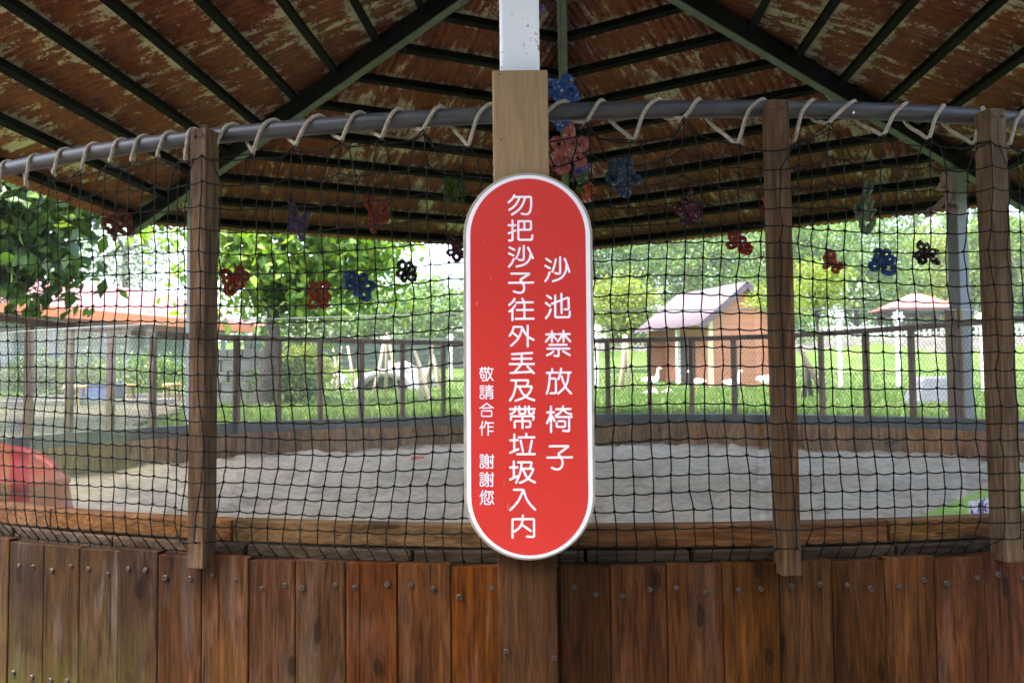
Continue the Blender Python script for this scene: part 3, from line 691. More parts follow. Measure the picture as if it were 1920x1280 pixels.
o6, k6 = (890, 680), 9.143
GLY += [(o6, k6, 1.15, s) for s in (
 [[(92,100),(215,98)], [(128,72),(128,125)], [(180,72),(180,125)], [(112,120),(90,180)], [(110,150),(200,150),(198,297),(135,297)], [(108,195),(160,195),(160,255),(108,255),(108,195)], [(240,72),(230,120),(212,160)], [(235,100),(315,100)], [(298,105),(285,190),(215,300)], [(240,150),(265,230),(315,298)]],
 [[(98,390),(158,390)], [(92,425),(165,425)], [(98,460),(158,460)], [(98,495),(158,495)], [(98,535),(160,535),(160,603),(98,603),(98,535)], [(182,398),(312,398)], [(192,430),(300,430)], [(182,464),(318,464)], [(247,378),(247,464)], [(198,612),(198,495),(308,495),(308,606),(265,606)], [(200,528),(305,528)], [(200,562),(305,562)]],
 [[(208,685),(150,735),(90,768)], [(208,685),(265,735),(320,765)], [(135,768),(280,766)], [(120,815),(292,815),(292,908),(120,908),(120,815)]],
 [[(140,995),(125,1055),(92,1110)], [(127,1075),(127,1228)], [(195,995),(180,1055),(160,1102)], [(190,1020),(318,1020)], [(232,1022),(232,1228)], [(235,1090),(315,1090)], [(235,1162),(318,1162)]])]
o7, k7 = (890, 840), 11.636
xie = [[(128,128),(195,128)], [(118,173),(203,173)], [(130,220),(195,220)], [(130,268),(195,268)], [(128,315),(192,315),(192,405),(128,405),(128,315)], [(272,112),(262,145)], [(232,290),(232,150),(300,150),(300,413),(250,408)], [(235,195),(298,195)], [(235,240),(298,240)], [(215,300),(320,278)], [(295,300),(260,340),(215,378)], [(335,173),(418,173)], [(393,122),(393,413),(342,405)], [(350,230),(360,315)]]
GLY += [(o7, k7, 1.12, s) for s in (
 xie, [[(x, y+390) for x, y in st] for st in xie],
 [[(180,895),(160,960),(125,1015)], [(165,970),(165,1090)], [(245,895),(225,950),(200,998)], [(235,920),(410,918),(398,965)], [(318,925),(318,1076),(268,1070)], [(265,965),(245,1020),(212,1060)], [(355,960),(380,1020),(402,1065)], [(175,1105),(160,1150),(132,1185)], [(222,1095),(222,1185),(345,1185),(358,1130)], [(272,1100),(318,1142)], [(375,1098),(415,1180)]])]
def soften(P):                              # round the corners of a brush stroke
    P = [np.array(p, float) for p in P]
    if len(P) < 3: return P
    out = [P[0]]
    closed = np.allclose(P[0], P[-1])
    for i in range(1, len(P)-1):
        a, b, c = P[i-1], P[i], P[i+1]; u, v = a-b, c-b; lu, lv = np.linalg.norm(u), np.linalg.norm(v)
        turn = math.acos(max(-1, min(1, -np.dot(u, v)/(lu*lv))))
        d = min(.48*lu, .48*lv, 16 if turn > 1.0 else 60); p0, p1 = b+u/lu*d, b+v/lv*d
        for t in np.linspace(0, 1, 6): out.append((1-t)**2*p0+2*t*(1-t)*b+t*t*p1)
    out.append(P[-1]); return out
def glyph(org, sc, hw, strokes):
    m = MB(); r = hw*KS
    for si, st in enumerate(strokes):
        P = np.array([sl(org[0]+x/sc, org[1]+y/sc) for x, y in soften(st)])
        keep = [0]+[i for i in range(1, len(P)) if np.linalg.norm(P[i]-P[i-1]) > 1e-6]; P = P[keep]
        T = np.gradient(P, axis=0); T /= np.linalg.norm(T, axis=1)[:, None]; Nn = np.stack([-T[:, 1], T[:, 0]], 1)
        d = .00035+.000035*si
        left = [P[i]+Nn[i]*r for i in range(len(P))]; right = [P[i]-Nn[i]*r for i in range(len(P))]
        v = [S(*p, d) for p in left]+[S(*p, d) for p in right]; n = len(P)
        f = [(i, n+i, n+i+1, i+1) for i in range(n-1)]
        for e, sg in ((0, -1), (n-1, 1)):
            b = len(v); v.append(S(*P[e], d)); k = 9; ring = []
            for q in range(k+1):
                an = math.pi/2-math.pi*q/k; w_ = P[e]+r*(math.cos(an)*sg*T[e]+math.sin(an)*Nn[e]); ring.append(len(v)); v.append(S(*w_, d))
            for q in range(k): f.append((b, ring[q+1], ring[q]) if sg > 0 else (b, ring[q], ring[q+1]))
        m.add(v, f)
    m.build('character', M['sign_ink'], sign)
for g in GLY: glyph(*g)

# ------------------------------------------------------------------ far fence: posts, rail, hexagonal wire
wf = thing('wire_fence', rp(math.pi, RR, Z['rim']), 'low far fence of dark timber posts with hexagonal chicken wire behind the sand', 'fence')
m = MB(); aa = np.linspace(1.12, 2*math.pi-1.12, 140); m.tube([rp(a_, RR, Z['rail']+.004*math.sin(a_*7)) for a_ in aa], .02, 8); m.build('rail', M['fpost'], wf, smooth=True)
nP = 34
for i in range(nP):
    a_ = 1.16+(2*math.pi-2.32)*i/(nP-1); out, tan = ra(a_); m = MB()
    w_ = .017 if i % 3 else .021
    m.box(rp(a_, RR+.002, (Z['rim']+Z['rail'])/2), (w_, .02, (Z['rail']-Z['rim'])/2), (tan, out, Vector((0, 0, 1)))); m.build('post', M['fpost'], wf, bevel=.003)
def chicken():
    m = MB(); ce = .030; r = RR+.026; a0, a1 = 1.15, 2*math.pi-1.15; z0, z1 = Z['rim']-.02, Z['rail']+.01
    cw = ce*math.sqrt(3)/2*1.16; n = int((a1-a0)*r/cw); rows = int((z1-z0)/(ce*.72)); pts = {}
    def nd(i, k):                            # brick-wall hexagon lattice
        zz = z0+k*ce*.72+(.0075 if (i+k) % 2 else -.0075); b = .004*mnoise.noise(Vector((i*.2, k*.3, 0)))
        return rp(a0+i*cw*.5/r*1.0+.0, r+b, zz)
    for k in range(rows):
        for i in range(2*n):
            p = nd(i, k); q = nd(i+1, k)
            m.tube([p, q], .0015, 3, False)
            if (i+k) % 2 and k+1 < rows: m.tube([p, nd(i, k+1)], .0017, 3, False)
    m.build('wire_mesh', M['wire'], wf)
chicken()

# ------------------------------------------------------------------ fabric flowers hung under the roof
def petal_mesh(R, hole, lift, twist):
    m = MB(); n = 18; v = []; f = []
    for j in range(n):
        t = 2*math.pi*j/n
        for q, (rx, ry) in enumerate(((.46*R, .42*R), (.42*R*hole, .34*R*hole))):
            x = .60*R+rx*math.cos(t)*(1.12 if math.cos(t) > 0 else .95); y = ry*math.sin(t)
            jt = 1+(.16*mnoise.noise(Vector((lift*9+j*.55, twist*7, q)))+.10*mnoise.noise(Vector((j*1.7, lift*20, q+5)))); x = .6*R+(x-.6*R)*jt; y *= jt
            v.append((x*math.cos(lift), y*math.cos(twist), x*math.sin(lift)*.5+y*math.sin(twist)+R*.22*mnoise.noise(Vector((j*.9, twist*9, lift*5)))))
    for j in range(n):
        k = (j+1) % n; f.append((2*j, 2*k, 2*k+1, 2*j+1))
    m.add(v, f); return m
def roof_under(x, y):
    best = 9
    for k in range(6):
        a = TH+(k+.5)*math.pi/3; d = (x-GC.x)*math.sin(a)+(y-GC.y)*math.cos(a)
        best = min(best, ZA-(ZA-ZE)*d/APO)
    return best-.07
def flower(px, py, wpx, hpx, y, colr, yaw, label, npet=6, hole=.30):
    p = at(px, py, y); edge = yaw > .9; R = (hpx if edge else (wpx+hpx)/2)/F_PX*y*.55
    if edge: yaw = .35
    t = thing('fabric_flower', p, label, 'flower ornament', 'fabric flowers hung under the gazebo roof')
    rnd = random.Random(int(px*7+py)); spin = rnd.random()*2
    fx = Vector((math.cos(yaw), math.sin(yaw), 0)); fz = Vector((0, 0, 1)); fy = fx.cross(fz)
    q_ = 1.15*wpx/hpx if edge else 1.
    base = Matrix(((fx.x*q_, fz.x, -fy.x, p.x), (fx.y*q_, fz.y, -fy.y, p.y), (fx.z*q_, fz.z, -fy.z, p.z), (0, 0, 0, 1)))
    for k in range(npet):
        if rnd.random() < .03: continue
        m = petal_mesh(R*rnd.uniform(.72, 1.18), hole*rnd.uniform(.5, 1.15), rnd.uniform(-.55, .55), rnd.uniform(-.7, .7))
        o = m.build('petal', M['c_'+colr], t, solid=.0012, smooth=True)
        o.matrix_basis = base @ Matrix.Rotation(spin+2*math.pi*k/npet+rnd.uniform(-.3, .3), 4, 'Z')
    c = MB(); c.lathe([(0, -.003), (R*.3, -.002), (R*.34, .0), (R*.2, .006), (0, .008)], n=12)
    o = c.build('flower_centre', M['c_'+colr], t, smooth=True); o.matrix_basis = base
    s_ = MB(); zt = roof_under(p.x, p.y); s_.tube([(p.x, p.y, p.z+R*.5), (p.x+.003, p.y, (p.z+zt)/2), (p.x, p.y, zt)], .0004, 4); s_.build('string', M['string'], t)
FL = [(219, 418, 24, 82, 4.0, 'rust', 1.4, 'brown twisted fabric flower left of the leftmost fence post, seen edge on'),
 (558, 418, 24, 68, 4.2, 'purple', 1.4, 'narrow purple fabric flower against the roof edge, left of the orange one'),
 (709, 404, 30, 72, 4.2, 'orange', 1.2, 'orange fabric flower turned sideways below the roof edge, left of the sign'),
 (854, 358, 26, 74, 4.0, 'green', 1.2, 'green fabric flower high up just left of the sign'),
 (440, 523, 42, 56, 4.3, 'red', .2, 'red floral fabric flower right beside the leftmost fence post'),
 (512, 548, 40, 52, 4.5, 'green', .1, 'pale green fabric flower in front of the tree, between two red ones'),
 (597, 552, 48, 58, 4.4, 'orange', .15, 'orange red fabric flower just above the acrylic edge left of the blue one'),
 (672, 536, 46, 58, 4.4, 'blue', .2, 'blue fabric flower against the leafy tree left of the sign'),
 (762, 510, 36, 58, 4.3, 'brown', .6, 'dark brown fabric flower left of the sign against pale leaves'),
 (855, 468, 42, 60, 4.1, 'maroon', .4, 'dark red fabric flower partly hidden behind the left edge of the sign'),
 (1054, 168, 62, 66, 2.05, 'blue', .35, 'blue fabric flower with white blossoms behind the front board above the pipe'),
 (1052, 226, 34, 34, 2.1, 'blue', .3, 'small blue fabric flower just under the steel pipe by the front board'),
 (1066, 282, 64, 92, 2.15, 'pink', .3, 'large red and pink fabric flower hanging beside the front board'),
 (1092, 318, 26, 34, 2.3, 'purple', .3, 'small violet fabric flower peeping out over the sign'),
 (1088, 342, 34, 40, 2.25, 'green', .3, 'green fabric flower close above the top right curve of the sign'),
 (1103, 362, 28, 40, 2.2, 'orange', .3, 'small orange red fabric flower at the right shoulder of the sign'),
 (1168, 335, 52, 92, 3.2, 'steel', .5, 'grey blue fabric flower hanging right of the sign under the roof'),
 (1293, 392, 44, 92, 3.4, 'maroon', .6, 'maroon fabric flower with white dots against the rusty roof'),
 (1440, 392, 26, 62, 3.6, 'red', .9, 'red fabric flower mostly hidden behind the middle right post'),
 (1382, 455, 42, 60, 3.7, 'red', .4, 'deep red fabric flower at the roof edge above the wooden hut'),
 (1562, 492, 42, 58, 3.9, 'orange', .1, 'orange fabric flower with six petals right of the middle right post'),
 (1654, 488, 42, 60, 3.9, 'blue', .05, 'blue fabric flower with open petals in front of the bright trees'),
 (1735, 475, 50, 52, 3.9, 'brown', .05, 'dark brown fabric flower with open petals near the far column'),
 (1622, 392, 28, 84, 3.8, 'mint', 1.25, 'pale green twisted fabric flower against the roof edge'),
 (1776, 378, 28, 92, 3.8, 'white', 1.3, 'pinkish white twisted fabric flower beside the far column'),
 (983, 2, 104, 60, 1.80, 'purple', .1, 'lavender fabric flower behind the white steel column at the top of the photo')]
for f_ in FL: flower(*f_)

# ------------------------------------------------------------------ things on the sand
def blob(name, mat, parent, rings, smooth=True, solid=0):
    m = MB(); n = len(rings[0]); v = [p for r in rings for p in r]; f = []
    for i in range(len(rings)-1):
        for j in range(n-1): f.append((i*n+j, i*n+j+1, (i+1)*n+j+1, (i+1)*n+j))
    m.add(v, f); return m.build(name, mat, parent, smooth=smooth, solid=solid)
sp = Vector((-1.505, 2.95, Z['sand']-.02))
rs = thing('toy_slide', sp, 'red plastic toy slide end with a rounded lip lying on the sand at left', 'slide')
def slide():
    rings = []; edge = []
    for i in range(17):                      # along the slide, from the lip back and up
        u = i/16; y0 = 0; x = -.02-u*.56; rise = .185+.03*u+.10*max(0, u-.45)**1.4
        wv = .18+.16*min(1, u*2)**.5; row = []
        for j in range(13):
            t = -1+j/6; h = .07*abs(t)**3.2*(min(1, u*2.5)**.6)+.012
            row.append(Vector((sp.x+x+(.055 if 0 else 0)-.10*(abs(t)**3)*(1-u), sp.y+t*wv, sp.z+rise+h)))
        rings.append(row)
    blob('chute', M['red_plastic'], rs, rings, solid=.012)
    for k in (0, -1): 
        m = MB(); m.tube([r[k]+Vector((0, 0, .004)) for r in rings], .016, 8); m.build('side_rail', M['red_plastic'], rs, smooth=True)
    m = MB(); m.tube(rings[0], .014, 8); m.build('lip', M['red_plastic'], rs, smooth=True)
    # shell below the near rim
    sk = []
    for i in range(17):
        r = rings[i][0]; sk.append([r, Vector((r.x+.03, r.y-.03, (r.z*.55+sp.z*.45))), Vector((r.x+.03, r.y-.02, sp.z-.03))])
    blob('shell', M['red_plastic'], rs, sk, solid=.01)
    ek = []
    for j in range(13):
        r = rings[0][j]; ek.append([r, Vector((r.x+.035, r.y, sp.z+.02)), Vector((r.x+.03, r.y, sp.z-.04))])
    blob('front_shell', M['red_plastic'], rs, ek, solid=.01)
slide()
gt = thing('play_tray', at(1840, 962, 2.35), 'lime green plastic tray tilted on the sand at lower right with a printed label', 'tray')
def tray():
    P = [at(1722, 966, 2.5), at(1870, 905, 2.5), at(1960, 880, 2.3), at(1960, 985, 2.25), at(1800, 1000, 2.3)]
    m = MB(); b = [p+Vector((.0, .03, -.05)) for p in P]; m.add(P+b, [(0, 1, 2, 3, 4), (9, 8, 7, 6, 5)]+[(i, 5+i, 5+(i+1) % 5, (i+1) % 5) for i in range(5)])
    m.build('tray_body', M['green_plastic'], gt, bevel=.004)
    q = [at(1819, 941, 2.26), at(1866, 932, 2.26), at(1868, 968, 2.24), at(1822, 968, 2.24)]
    m = MB(); m.add(q+[p+Vector((0, .012, 0)) for p in q], [(3, 2, 1, 0), (4, 5, 6, 7), (0, 1, 5, 4), (1, 2, 6, 5), (2, 3, 7, 6), (3, 0, 4, 7)]); m.build('label_card', M['label'], gt)
def labelm():
    t = NT('printed_label'); v = t.obj(False); n = t.noise(t.map(v, (1, 1, .4)), 42, 2)
    return t.surf(t.bsdf(t.ramp(n, [(.42, (.10, .04, .16)), (.46, (.62, .58, .64)), (.56, (.55, .50, .58)), (.60, (.16, .06, .22)), (.68, (.36, .16, .10))]), .4))
M['label'] = labelm(); tray()
p = at(783, 876, 5.9); p.z = Z['sand']+.012
m = MB(); m.add([p+Vector(q) for q in ((-.04, -.02, .005), (.035, -.03, .015), (.045, .02, .01), (-.02, .03, .02), (-.04, -.02, -.01), (.035, -.03, -.005), (.045, .02, -.01), (-.02, .03, -.005))], [(0, 1, 2, 3), (7, 6, 5, 4), (0, 4, 5, 1), (1, 5, 6, 2), (2, 6, 7, 3), (3, 7, 4, 0)])
tag(m.build('plastic_scrap', M['orange_plastic']), 'small orange plastic scrap lying on the pale sand', 'scrap')

# ------------------------------------------------------------------ buildings beyond
def hut():
    o = Vector((5.28, 20, gz(5.28, 20)-.03)); u = Vector((.936, .352, 0)); v = Vector((-.352, .936, 0)); k = Vector((0, 0, 1))
    t = thing('hut', o, 'small orange clapboard hut with mauve corrugated gable roof on the lawn', 'hut')
    AP, EV = 2.40, 1.58; hw = .92; sl_ = (AP-EV)/1.06
    m = MB(); zc = AP-sl_*hw-.05
    m.prism([(-hw, 0), (hw, 0), (hw, zc), (0, AP-.06), (-hw, zc)], .08, (o, u, k, v)); m.build('gable_wall', M['clap'], t)
    m = MB(); m.box(o+u*(-.45)+v*1.4+k*.9, (.04, 1.25, .9), (u, v, k)); m.build('side_wall', M['clap'], t)
    m = MB(); m.box(o+u*(hw-.04)+v*1.4+k*.78, (.04, 1.27, .78), (u, v, k)); m.build('side_wall', M['clap'], t)
    m = MB(); m.prism([(-hw, 0), (hw, 0), (hw, zc), (0, AP-.06), (-hw, zc)], .08, (o+v*2.62, u, k, v)); m.build('rear_wall', M['clap'], t)
    m = MB(); m.box(o+u*(-hw+.035)+v*(-.02)+k*(zc/2-.02), (.045, .03, zc/2-.03), (u, v, k)); m.build('corner_trim', M['trim'], t)
    m = MB(); m.box(o+u*(-.96)+v*1.25+k*.78, (.04, .04, .76), (u, v, k)); m.build('porch_post', M['white_paint'], t)
    m = MB(); m.box(o+u*(-.50)+v*1.6+k*.62, (.02, .35, .62), (u, v, k)); m.build('door', M['dark_in'], t)
    for sg in (-1, 1):
        m = MB(); n = 90; vv = []; f = []; W = 1.30
        for i in range(n+1):
            y = -.22+3.05*i/n; c = .018*math.cos(2*math.pi*y/.11)
            vv += [o+v*y+k*(AP+.02+c), o+v*y+u*(sg*W)+k*(AP+.02-sl_*W+c)]
        for i in range(n): f.append((2*i, 2*i+1, 2*i+3, 2*i+2))
        m.add(vv, f); m.build('roof_slope', M['hut_roof'], t, smooth=True, solid=.01)
        m = MB(); m.bar(o+v*(-.2)+k*(AP-.06), o+v*(-.2)+u*(sg*1.28)+k*(AP-.06-sl_*1.28), .03, .13); m.build('bargeboard', M['hut_roof'], t)
hut()
def pavilion():
    y = 42.; a = at(1717, 552, y); el, er = at(1652, 583, y), at(1784, 580, y); hw = (er.x-el.x)/2; cx = (er.x+el.x)/2; ze = (el.z+er.z)/2; g = gz(cx, y)
    t = thing('pavilion', (cx, y, g), 'open garden pavilion with red hipped roof on posts by the far right trees', 'pavilion')
    A = [Vector((cx-hw*.12, y, a.z)), Vector((cx+hw*.12, y, a.z))]; B = [Vector((cx+sx*hw, y+sy*hw*.8, ze)) for sx, sy in ((-1, -1), (1, -1), (1, 1), (-1, 1))]
    for f in ([A[0], A[1], B[1], B[0]], [A[1], B[2], B[1]], [A[1], A[0], B[3], B[2]], [A[0], B[0], B[3]]):
        m = MB(); m.add(f, [tuple(range(len(f)))]); m.build('roof_slope', M['red_roof2'], t, solid=.08)
    for sx in (-.8, -.25, .3, .8):
        for sy in (-.62, .62): m = MB(); m.box((cx+sx*hw, y+sy*hw, (g+ze)/2), (.07, .07, (ze-g)/2)); m.build('post', M['bark'], t)
    m = MB(); m.box((cx, y, ze-.12), (hw*.95, hw*.75, .07)); m.build('ceiling', M['dark_in'], t)
pavilion()
def veranda():
    A = at(-160, 548, 19.5); B = at(512, 618, 31); ze = (A.z+B.z)/2; A.z = B.z = ze
    d = (B-A); L = d.length; d.normalize(); n = Vector((-d.y, d.x, 0)); n = n if n.y > 0 else -n
    g = gz(-9, 24)
    t = thing('veranda_building', ((A.x+B.x)/2, (A.y+B.y)/2, g), 'long low building with pinkish red tiled hip roof and orange fascia at left', 'building')
    rise = 1.12; dep = 2.6
    m = MB(); R0, R1 = A+n*dep+Vector((0, 0, rise))-d*2, B+n*dep-d*dep*1.0+Vector((0, 0, rise)); C = B+n*2*dep
    m.add([A-d*2, B, R1, R0], [(0, 1, 2, 3)]); m.build('roof_slope', M['red_roof'], t, solid=.06)
    m = MB(); m.add([B, C, R1], [(0, 1, 2)]); m.build('roof_slope', M['red_roof'], t, solid=.06)
    m = MB(); m.add([A-d*2+n*2*dep, R0, R1, C], [(0, 1, 2, 3)]); m.build('roof_slope', M['red_roof'], t, solid=.06)
    m = MB(); m.bar(A-d*2+Vector((0, 0, -.10)), B+Vector((0, 0, -.10)), .06, .26); m.build('fascia', M['fascia'], t)
    m = MB(); W0, W1 = A+n*2.2, B+n*2.2-d*1.6; W0.z = W1.z = (g+ze)/2; m.bar(W0, W1, .15, ze-g); m.build('wall', M['pale_wall'], t)
    for i in range(9):
        p = A+d*(L*(.10+i*.095))+n*2.1; p.z = g+1.35; m = MB(); m.box(p, (.62, .03, .75), (d, n, Vector((0, 0, 1)))); m.build('window', M['window'], t)
    for i in range(8):
        p = A+d*(L*(.04+i*.13))+n*.25; p.z = (g+ze)/2; m = MB(); m.box(p, (.06, .06, (ze-g)/2)); m.build('veranda_post', M['col_grey'], t)
    m = MB(); S0, S1 = A+n*1.2-d*2, B+n*1.2-d*1; S0.z = S1.z = ze-.2; m.bar(S0, S1, 2., .03); m.build('soffit', M['fascia'], t)
veranda()
def rwall():
    y = 33.1; x0, x1 = at(1090, 660, y).x, 24
    t = thing('retaining_wall', ((x0+x1)/2, y, gz(10, 32.5)), 'low grey stone retaining wall along the far edge of the lawn', 'wall')
    m = MB(); n = 60; v = []; f = []
    for i in range(n+1):
        x = x0+(x1-x0)*i/n
        for (dy, z) in ((-.22, 1.7), (-.18, 2.66), (.2, 2.68), (.2, 1.7)): v.append((x, y+dy+.04*mnoise.noise(Vector((x*2, z*3, 0))), z+.04*mnoise.noise(Vector((x*1.5, 3, dy)))))
    for i in range(n):
        for j in range(3): f.append((4*i+j, 4*i+4+j, 4*i+5+j, 4*i+1+j))
    m.add(v, f); m.build('stonework', M['stone'], t)
    t2 = thing('picket_fence', ((x0+x1)/2, y+.6, 2.68), 'white picket fence standing behind the grey stone wall', 'fence')
    x = x0+.5
    for zz in (.18, .42): m = MB(); m.bar((x0, y+.62, 2.68+zz), (x1, y+.62, 2.68+zz), .03, .05); m.build('rail', M['picket'], t2)
    for i in range(96):
        px = x0+.1+(x1-x0)*i/96; m = MB(); m.prism([(-.035, -.05), (.035, -.05), (.035, .42), (0, .48), (-.035, .42)], .02, (Vector((px, y+.58, 2.70)), Vector((1, 0, 0)), Vector((0, 0, 1)), Vector((0, 1, 0)))); m.build('picket', M['picket'], t2)
rwall()
p = at(1222, 581, 48); t = thing('canopy', (p.x, 48, gz(p.x, 48)), 'long white flat canopy roof standing behind the hut', 'canopy')
m = MB(); m.box((p.x, 48, p.z), (1.9, 1.2, .13)); m.build('roof', M['white_paint'], t)
for sx in (-1.7, -.5, .6, 1.7): m = MB(); g = gz(p.x, 48); m.box((p.x+sx, 47.2, (g+p.z-.13)/2), (.04, .04, (p.z-.13-g)/2)); m.build('post', M['wire'], t)
p = at(838, 619, 40); t = thing('shed', (p.x, 40, gz(p.x, 40)), 'pale shed with white roof edge among the trees left of the sign', 'shed')
g = gz(p.x, 40); m = MB(); m.box((p.x, 40.6, (p.z+g)/2-.1), (2.0, .9, (p.z-g)/2)); m.build('wall', M['block_grey'], t)
m = MB(); m.box((p.x, 40.5, p.z), (2.3, 1.3, .10)); m.build('roof', M['white_paint'], t)
p = at(775, 668, 29); t = thing('mesh_screen', (p.x, 29, gz(p.x, 29)), 'dark green mesh screen with rails behind the lawn left of the sign', 'screen')
g = gz(p.x, 29)
m = MB(); m.box((p.x-1.2, 29, g+.45), (4.4, .02, .55)); m.build('mesh_panel', M['hedge_net'], t)
for i in range(5): m = MB(); m.box((p.x-1.2, 28.96, g+.06+.21*i), (4.4, .02, .015)); m.build('rail', M['wire'], t)
for i in range(6): m = MB(); m.box((p.x-5.4+i*1.7, 28.95, g+.5), (.04, .03, .6)); m.build('post', M['bark'], t)
p = at(425, 700, 12); t = thing('block_wall', (p.x, 12.2, gz(p.x, 12)), 'rough grey concrete block wall right of the leftmost post', 'wall')
g = gz(p.x, 12)
for r in range(5):
    for c in range(5):
        m = MB(); m.box((p.x-.32+.2*c+(.1 if r % 2 else 0)+random.uniform(-.008, .008), 12.2+random.uniform(-.02, .02), g+.08+.155*r), (.096, .09, .073)); m.build('block', M['block_grey'], t, bevel=.01)

# ------------------------------------------------------------------ garden pieces
def star_post(px, yb, yh, y, rp_, label):
    b = at(px, yb, y); h = at(px, yh, y); g = gz(b.x, y); t = thing('flower_post', (b.x, y, g), label, 'garden post', 'white garden posts with star heads')
    m = MB(); m.box((b.x, y, (g+h.z-rp_)/2), (.038*y/20, .04, (h.z-rp_-g)/2)); m.build('post', M['white_paint'], t, bevel=.008)
    P = []
    for i in range(16): a_ = 2*math.pi*i/16; r = rp_*(1.0 if i % 2 == 0 else .62); P.append((r*math.cos(a_), r*math.sin(a_)))
    m = MB(); m.prism(P, .05, (Vector((b.x, y-.08, h.z)), Vector((1, 0, 0)), Vector((0, 0, 1)), Vector((0, 1, 0)))); m.build('star_head', M['white_paint'], t)
star_post(845, 700, 632, 24, .105, 'white post with star head left of the sign, near the mesh screen')
star_post(1119, 690, 617, 20, .125, 'white post with star head right against the edge of the sign')
star_post(1576, 710, 594, 19, .12, 'white post with star head right of the middle right fence post')
star_post(1685, 708, 594, 18.5, .135, 'white post with star head in front of the red roofed pavilion')
star_post(1845, 712, 596, 15, .13, 'white post with star head right of the far steel column')
def tyre():
    p = at(722, 733, 19); g = gz(p.x, 19); t = thing('tyre_arch', (p.x, 19, g), 'half buried white painted tyre standing on the lawn', 'tyre')
    m = MB(); n = 22; v = []; f = []; prof = [(.62, -.16), (.78, -.19), (.86, -.15), (.88, 0), (.86, .15), (.78, .19), (.62, .16), (.60, 0)]
    for i in range(n+1):
        a_ = math.pi*i/n
        for (r, d) in prof: v.append((p.x-r*.86*math.cos(a_), 19+d, g-.05+r*.62*math.sin(a_)))
    k = len(prof)
    for i in range(n):
        for j in range(k): f.append((i*k+j, i*k+(j+1) % k, (i+1)*k+(j+1) % k, (i+1)*k+j))
    m.add(v, f); m.build('tread', M['white_stone'], t, smooth=True)
    m = MB(); m.prism([(-.56*math.cos(math.pi*i/14)*.9, .38*math.sin(math.pi*i/14)) for i in range(15)], .04, (Vector((p.x, 19.1, g-.02)), Vector((1, 0, 0)), Vector((0, 0, 1)), Vector((0, 1, 0)))); m.build('dark_inside', M['hedge_net'], t)
tyre()
def rock(px, py, y, rx, rz, name, mat, label, cat):
    p = at(px, py, y); g = gz(p.x, y); m = MB(); n = 26; mm = 12; v = []; f = []
    for i in range(mm+1):
        t = math.pi/2*i/mm
        for j in range(n):
            a_ = 2*math.pi*j/n; d = Vector((math.cos(a_)*math.cos(t), math.sin(a_)*math.cos(t), math.sin(t))); s_ = 1+.28*mnoise.noise(d*1.8+Vector((px, 0, 0)))+.12*mnoise.noise(d*5+Vector((px, 3, 0)))
            v.append((p.x+d.x*rx*s_, y+d.y*rx*.7*s_, g-.05+d.z*rz*s_))
    for i in range(mm):
        for j in range(n): k = (j+1) % n; f.append((i*n+j, i*n+k, (i+1)*n+k, (i+1)*n+j))
    m.add(v, f); return tag(m.build(name, mat), label, cat)
rock(758, 722, 21.5, .72, .68, 'rockery', M['white_stone'], 'large whitewashed rock mound behind the white tyre', 'rock')
rock(636, 700, 23, .22, .34, 'rockery', M['white_stone'], 'small whitewashed rock by the leaning sticks left of the tyre', 'rock')
rock(1222, 742, 15, .16, .13, 'rockery', M['white_stone'], 'small pale rock on the grass left of the hut', 'rock')
rock(1252, 736, 15.4, .13, .12, 'rockery', M['stone'], 'small grey rock on the grass close to the hut porch', 'rock')
def tripod(pts, y, mat, label):
    t = thing('stick_tripod', at(pts[0][1][0], pts[0][1][1], y), label, 'plant stakes', 'stick supports on the lawn')
    for i, (a_, b_) in enumerate(pts):
        A = at(*a_, y); B = at(*b_, y+.35*(i-1)); B.z = gz(B.x, B.y)-.03
        mid = (A+B)/2+Vector((.02, 0, 0)); m = MB(); m.tube([A, mid, B], [.022, .03, .034], 6); m.build('stick', M[mat], t, smooth=True)
tripod([((722, 628), (697, 740)), ((727, 626), (745, 742)), ((724, 630), (722, 730))], 15, 'bark_pale', 'three pale sticks leaning together in front of the white tyre')
tripod([((776, 655), (808, 772)), ((782, 668), (790, 750)), ((811, 640), (797, 720))], 12, 'bark_pale', 'three pale sticks leaning together right of the tyre')
tripod([((624, 650), (634, 706)), ((652, 648), (664, 706)), ((640, 650), (622, 712))], 18, 'bark_pale', 'pale sticks leaning together left of the tyre')
tripod([((808, 650), (822, 702)), ((812, 652), (792, 706)), ((806, 648), (830, 704))], 20, 'bark_pale', 'thin pale sticks leaning together just left of the sign')
tripod([((1498, 650), (1548, 752)), ((1512, 672), (1505, 745)), ((1506, 660), (1522, 768))], 11, 'bark', 'dark bare sticks leaning together right of the middle right post')
tripod([((1170, 628), (1160, 698)), ((1174, 628), (1178, 696)), ((1172, 630), (1166, 700))], 18, 'bark_pale', 'pale sticks leaning together between the sign and the hut')
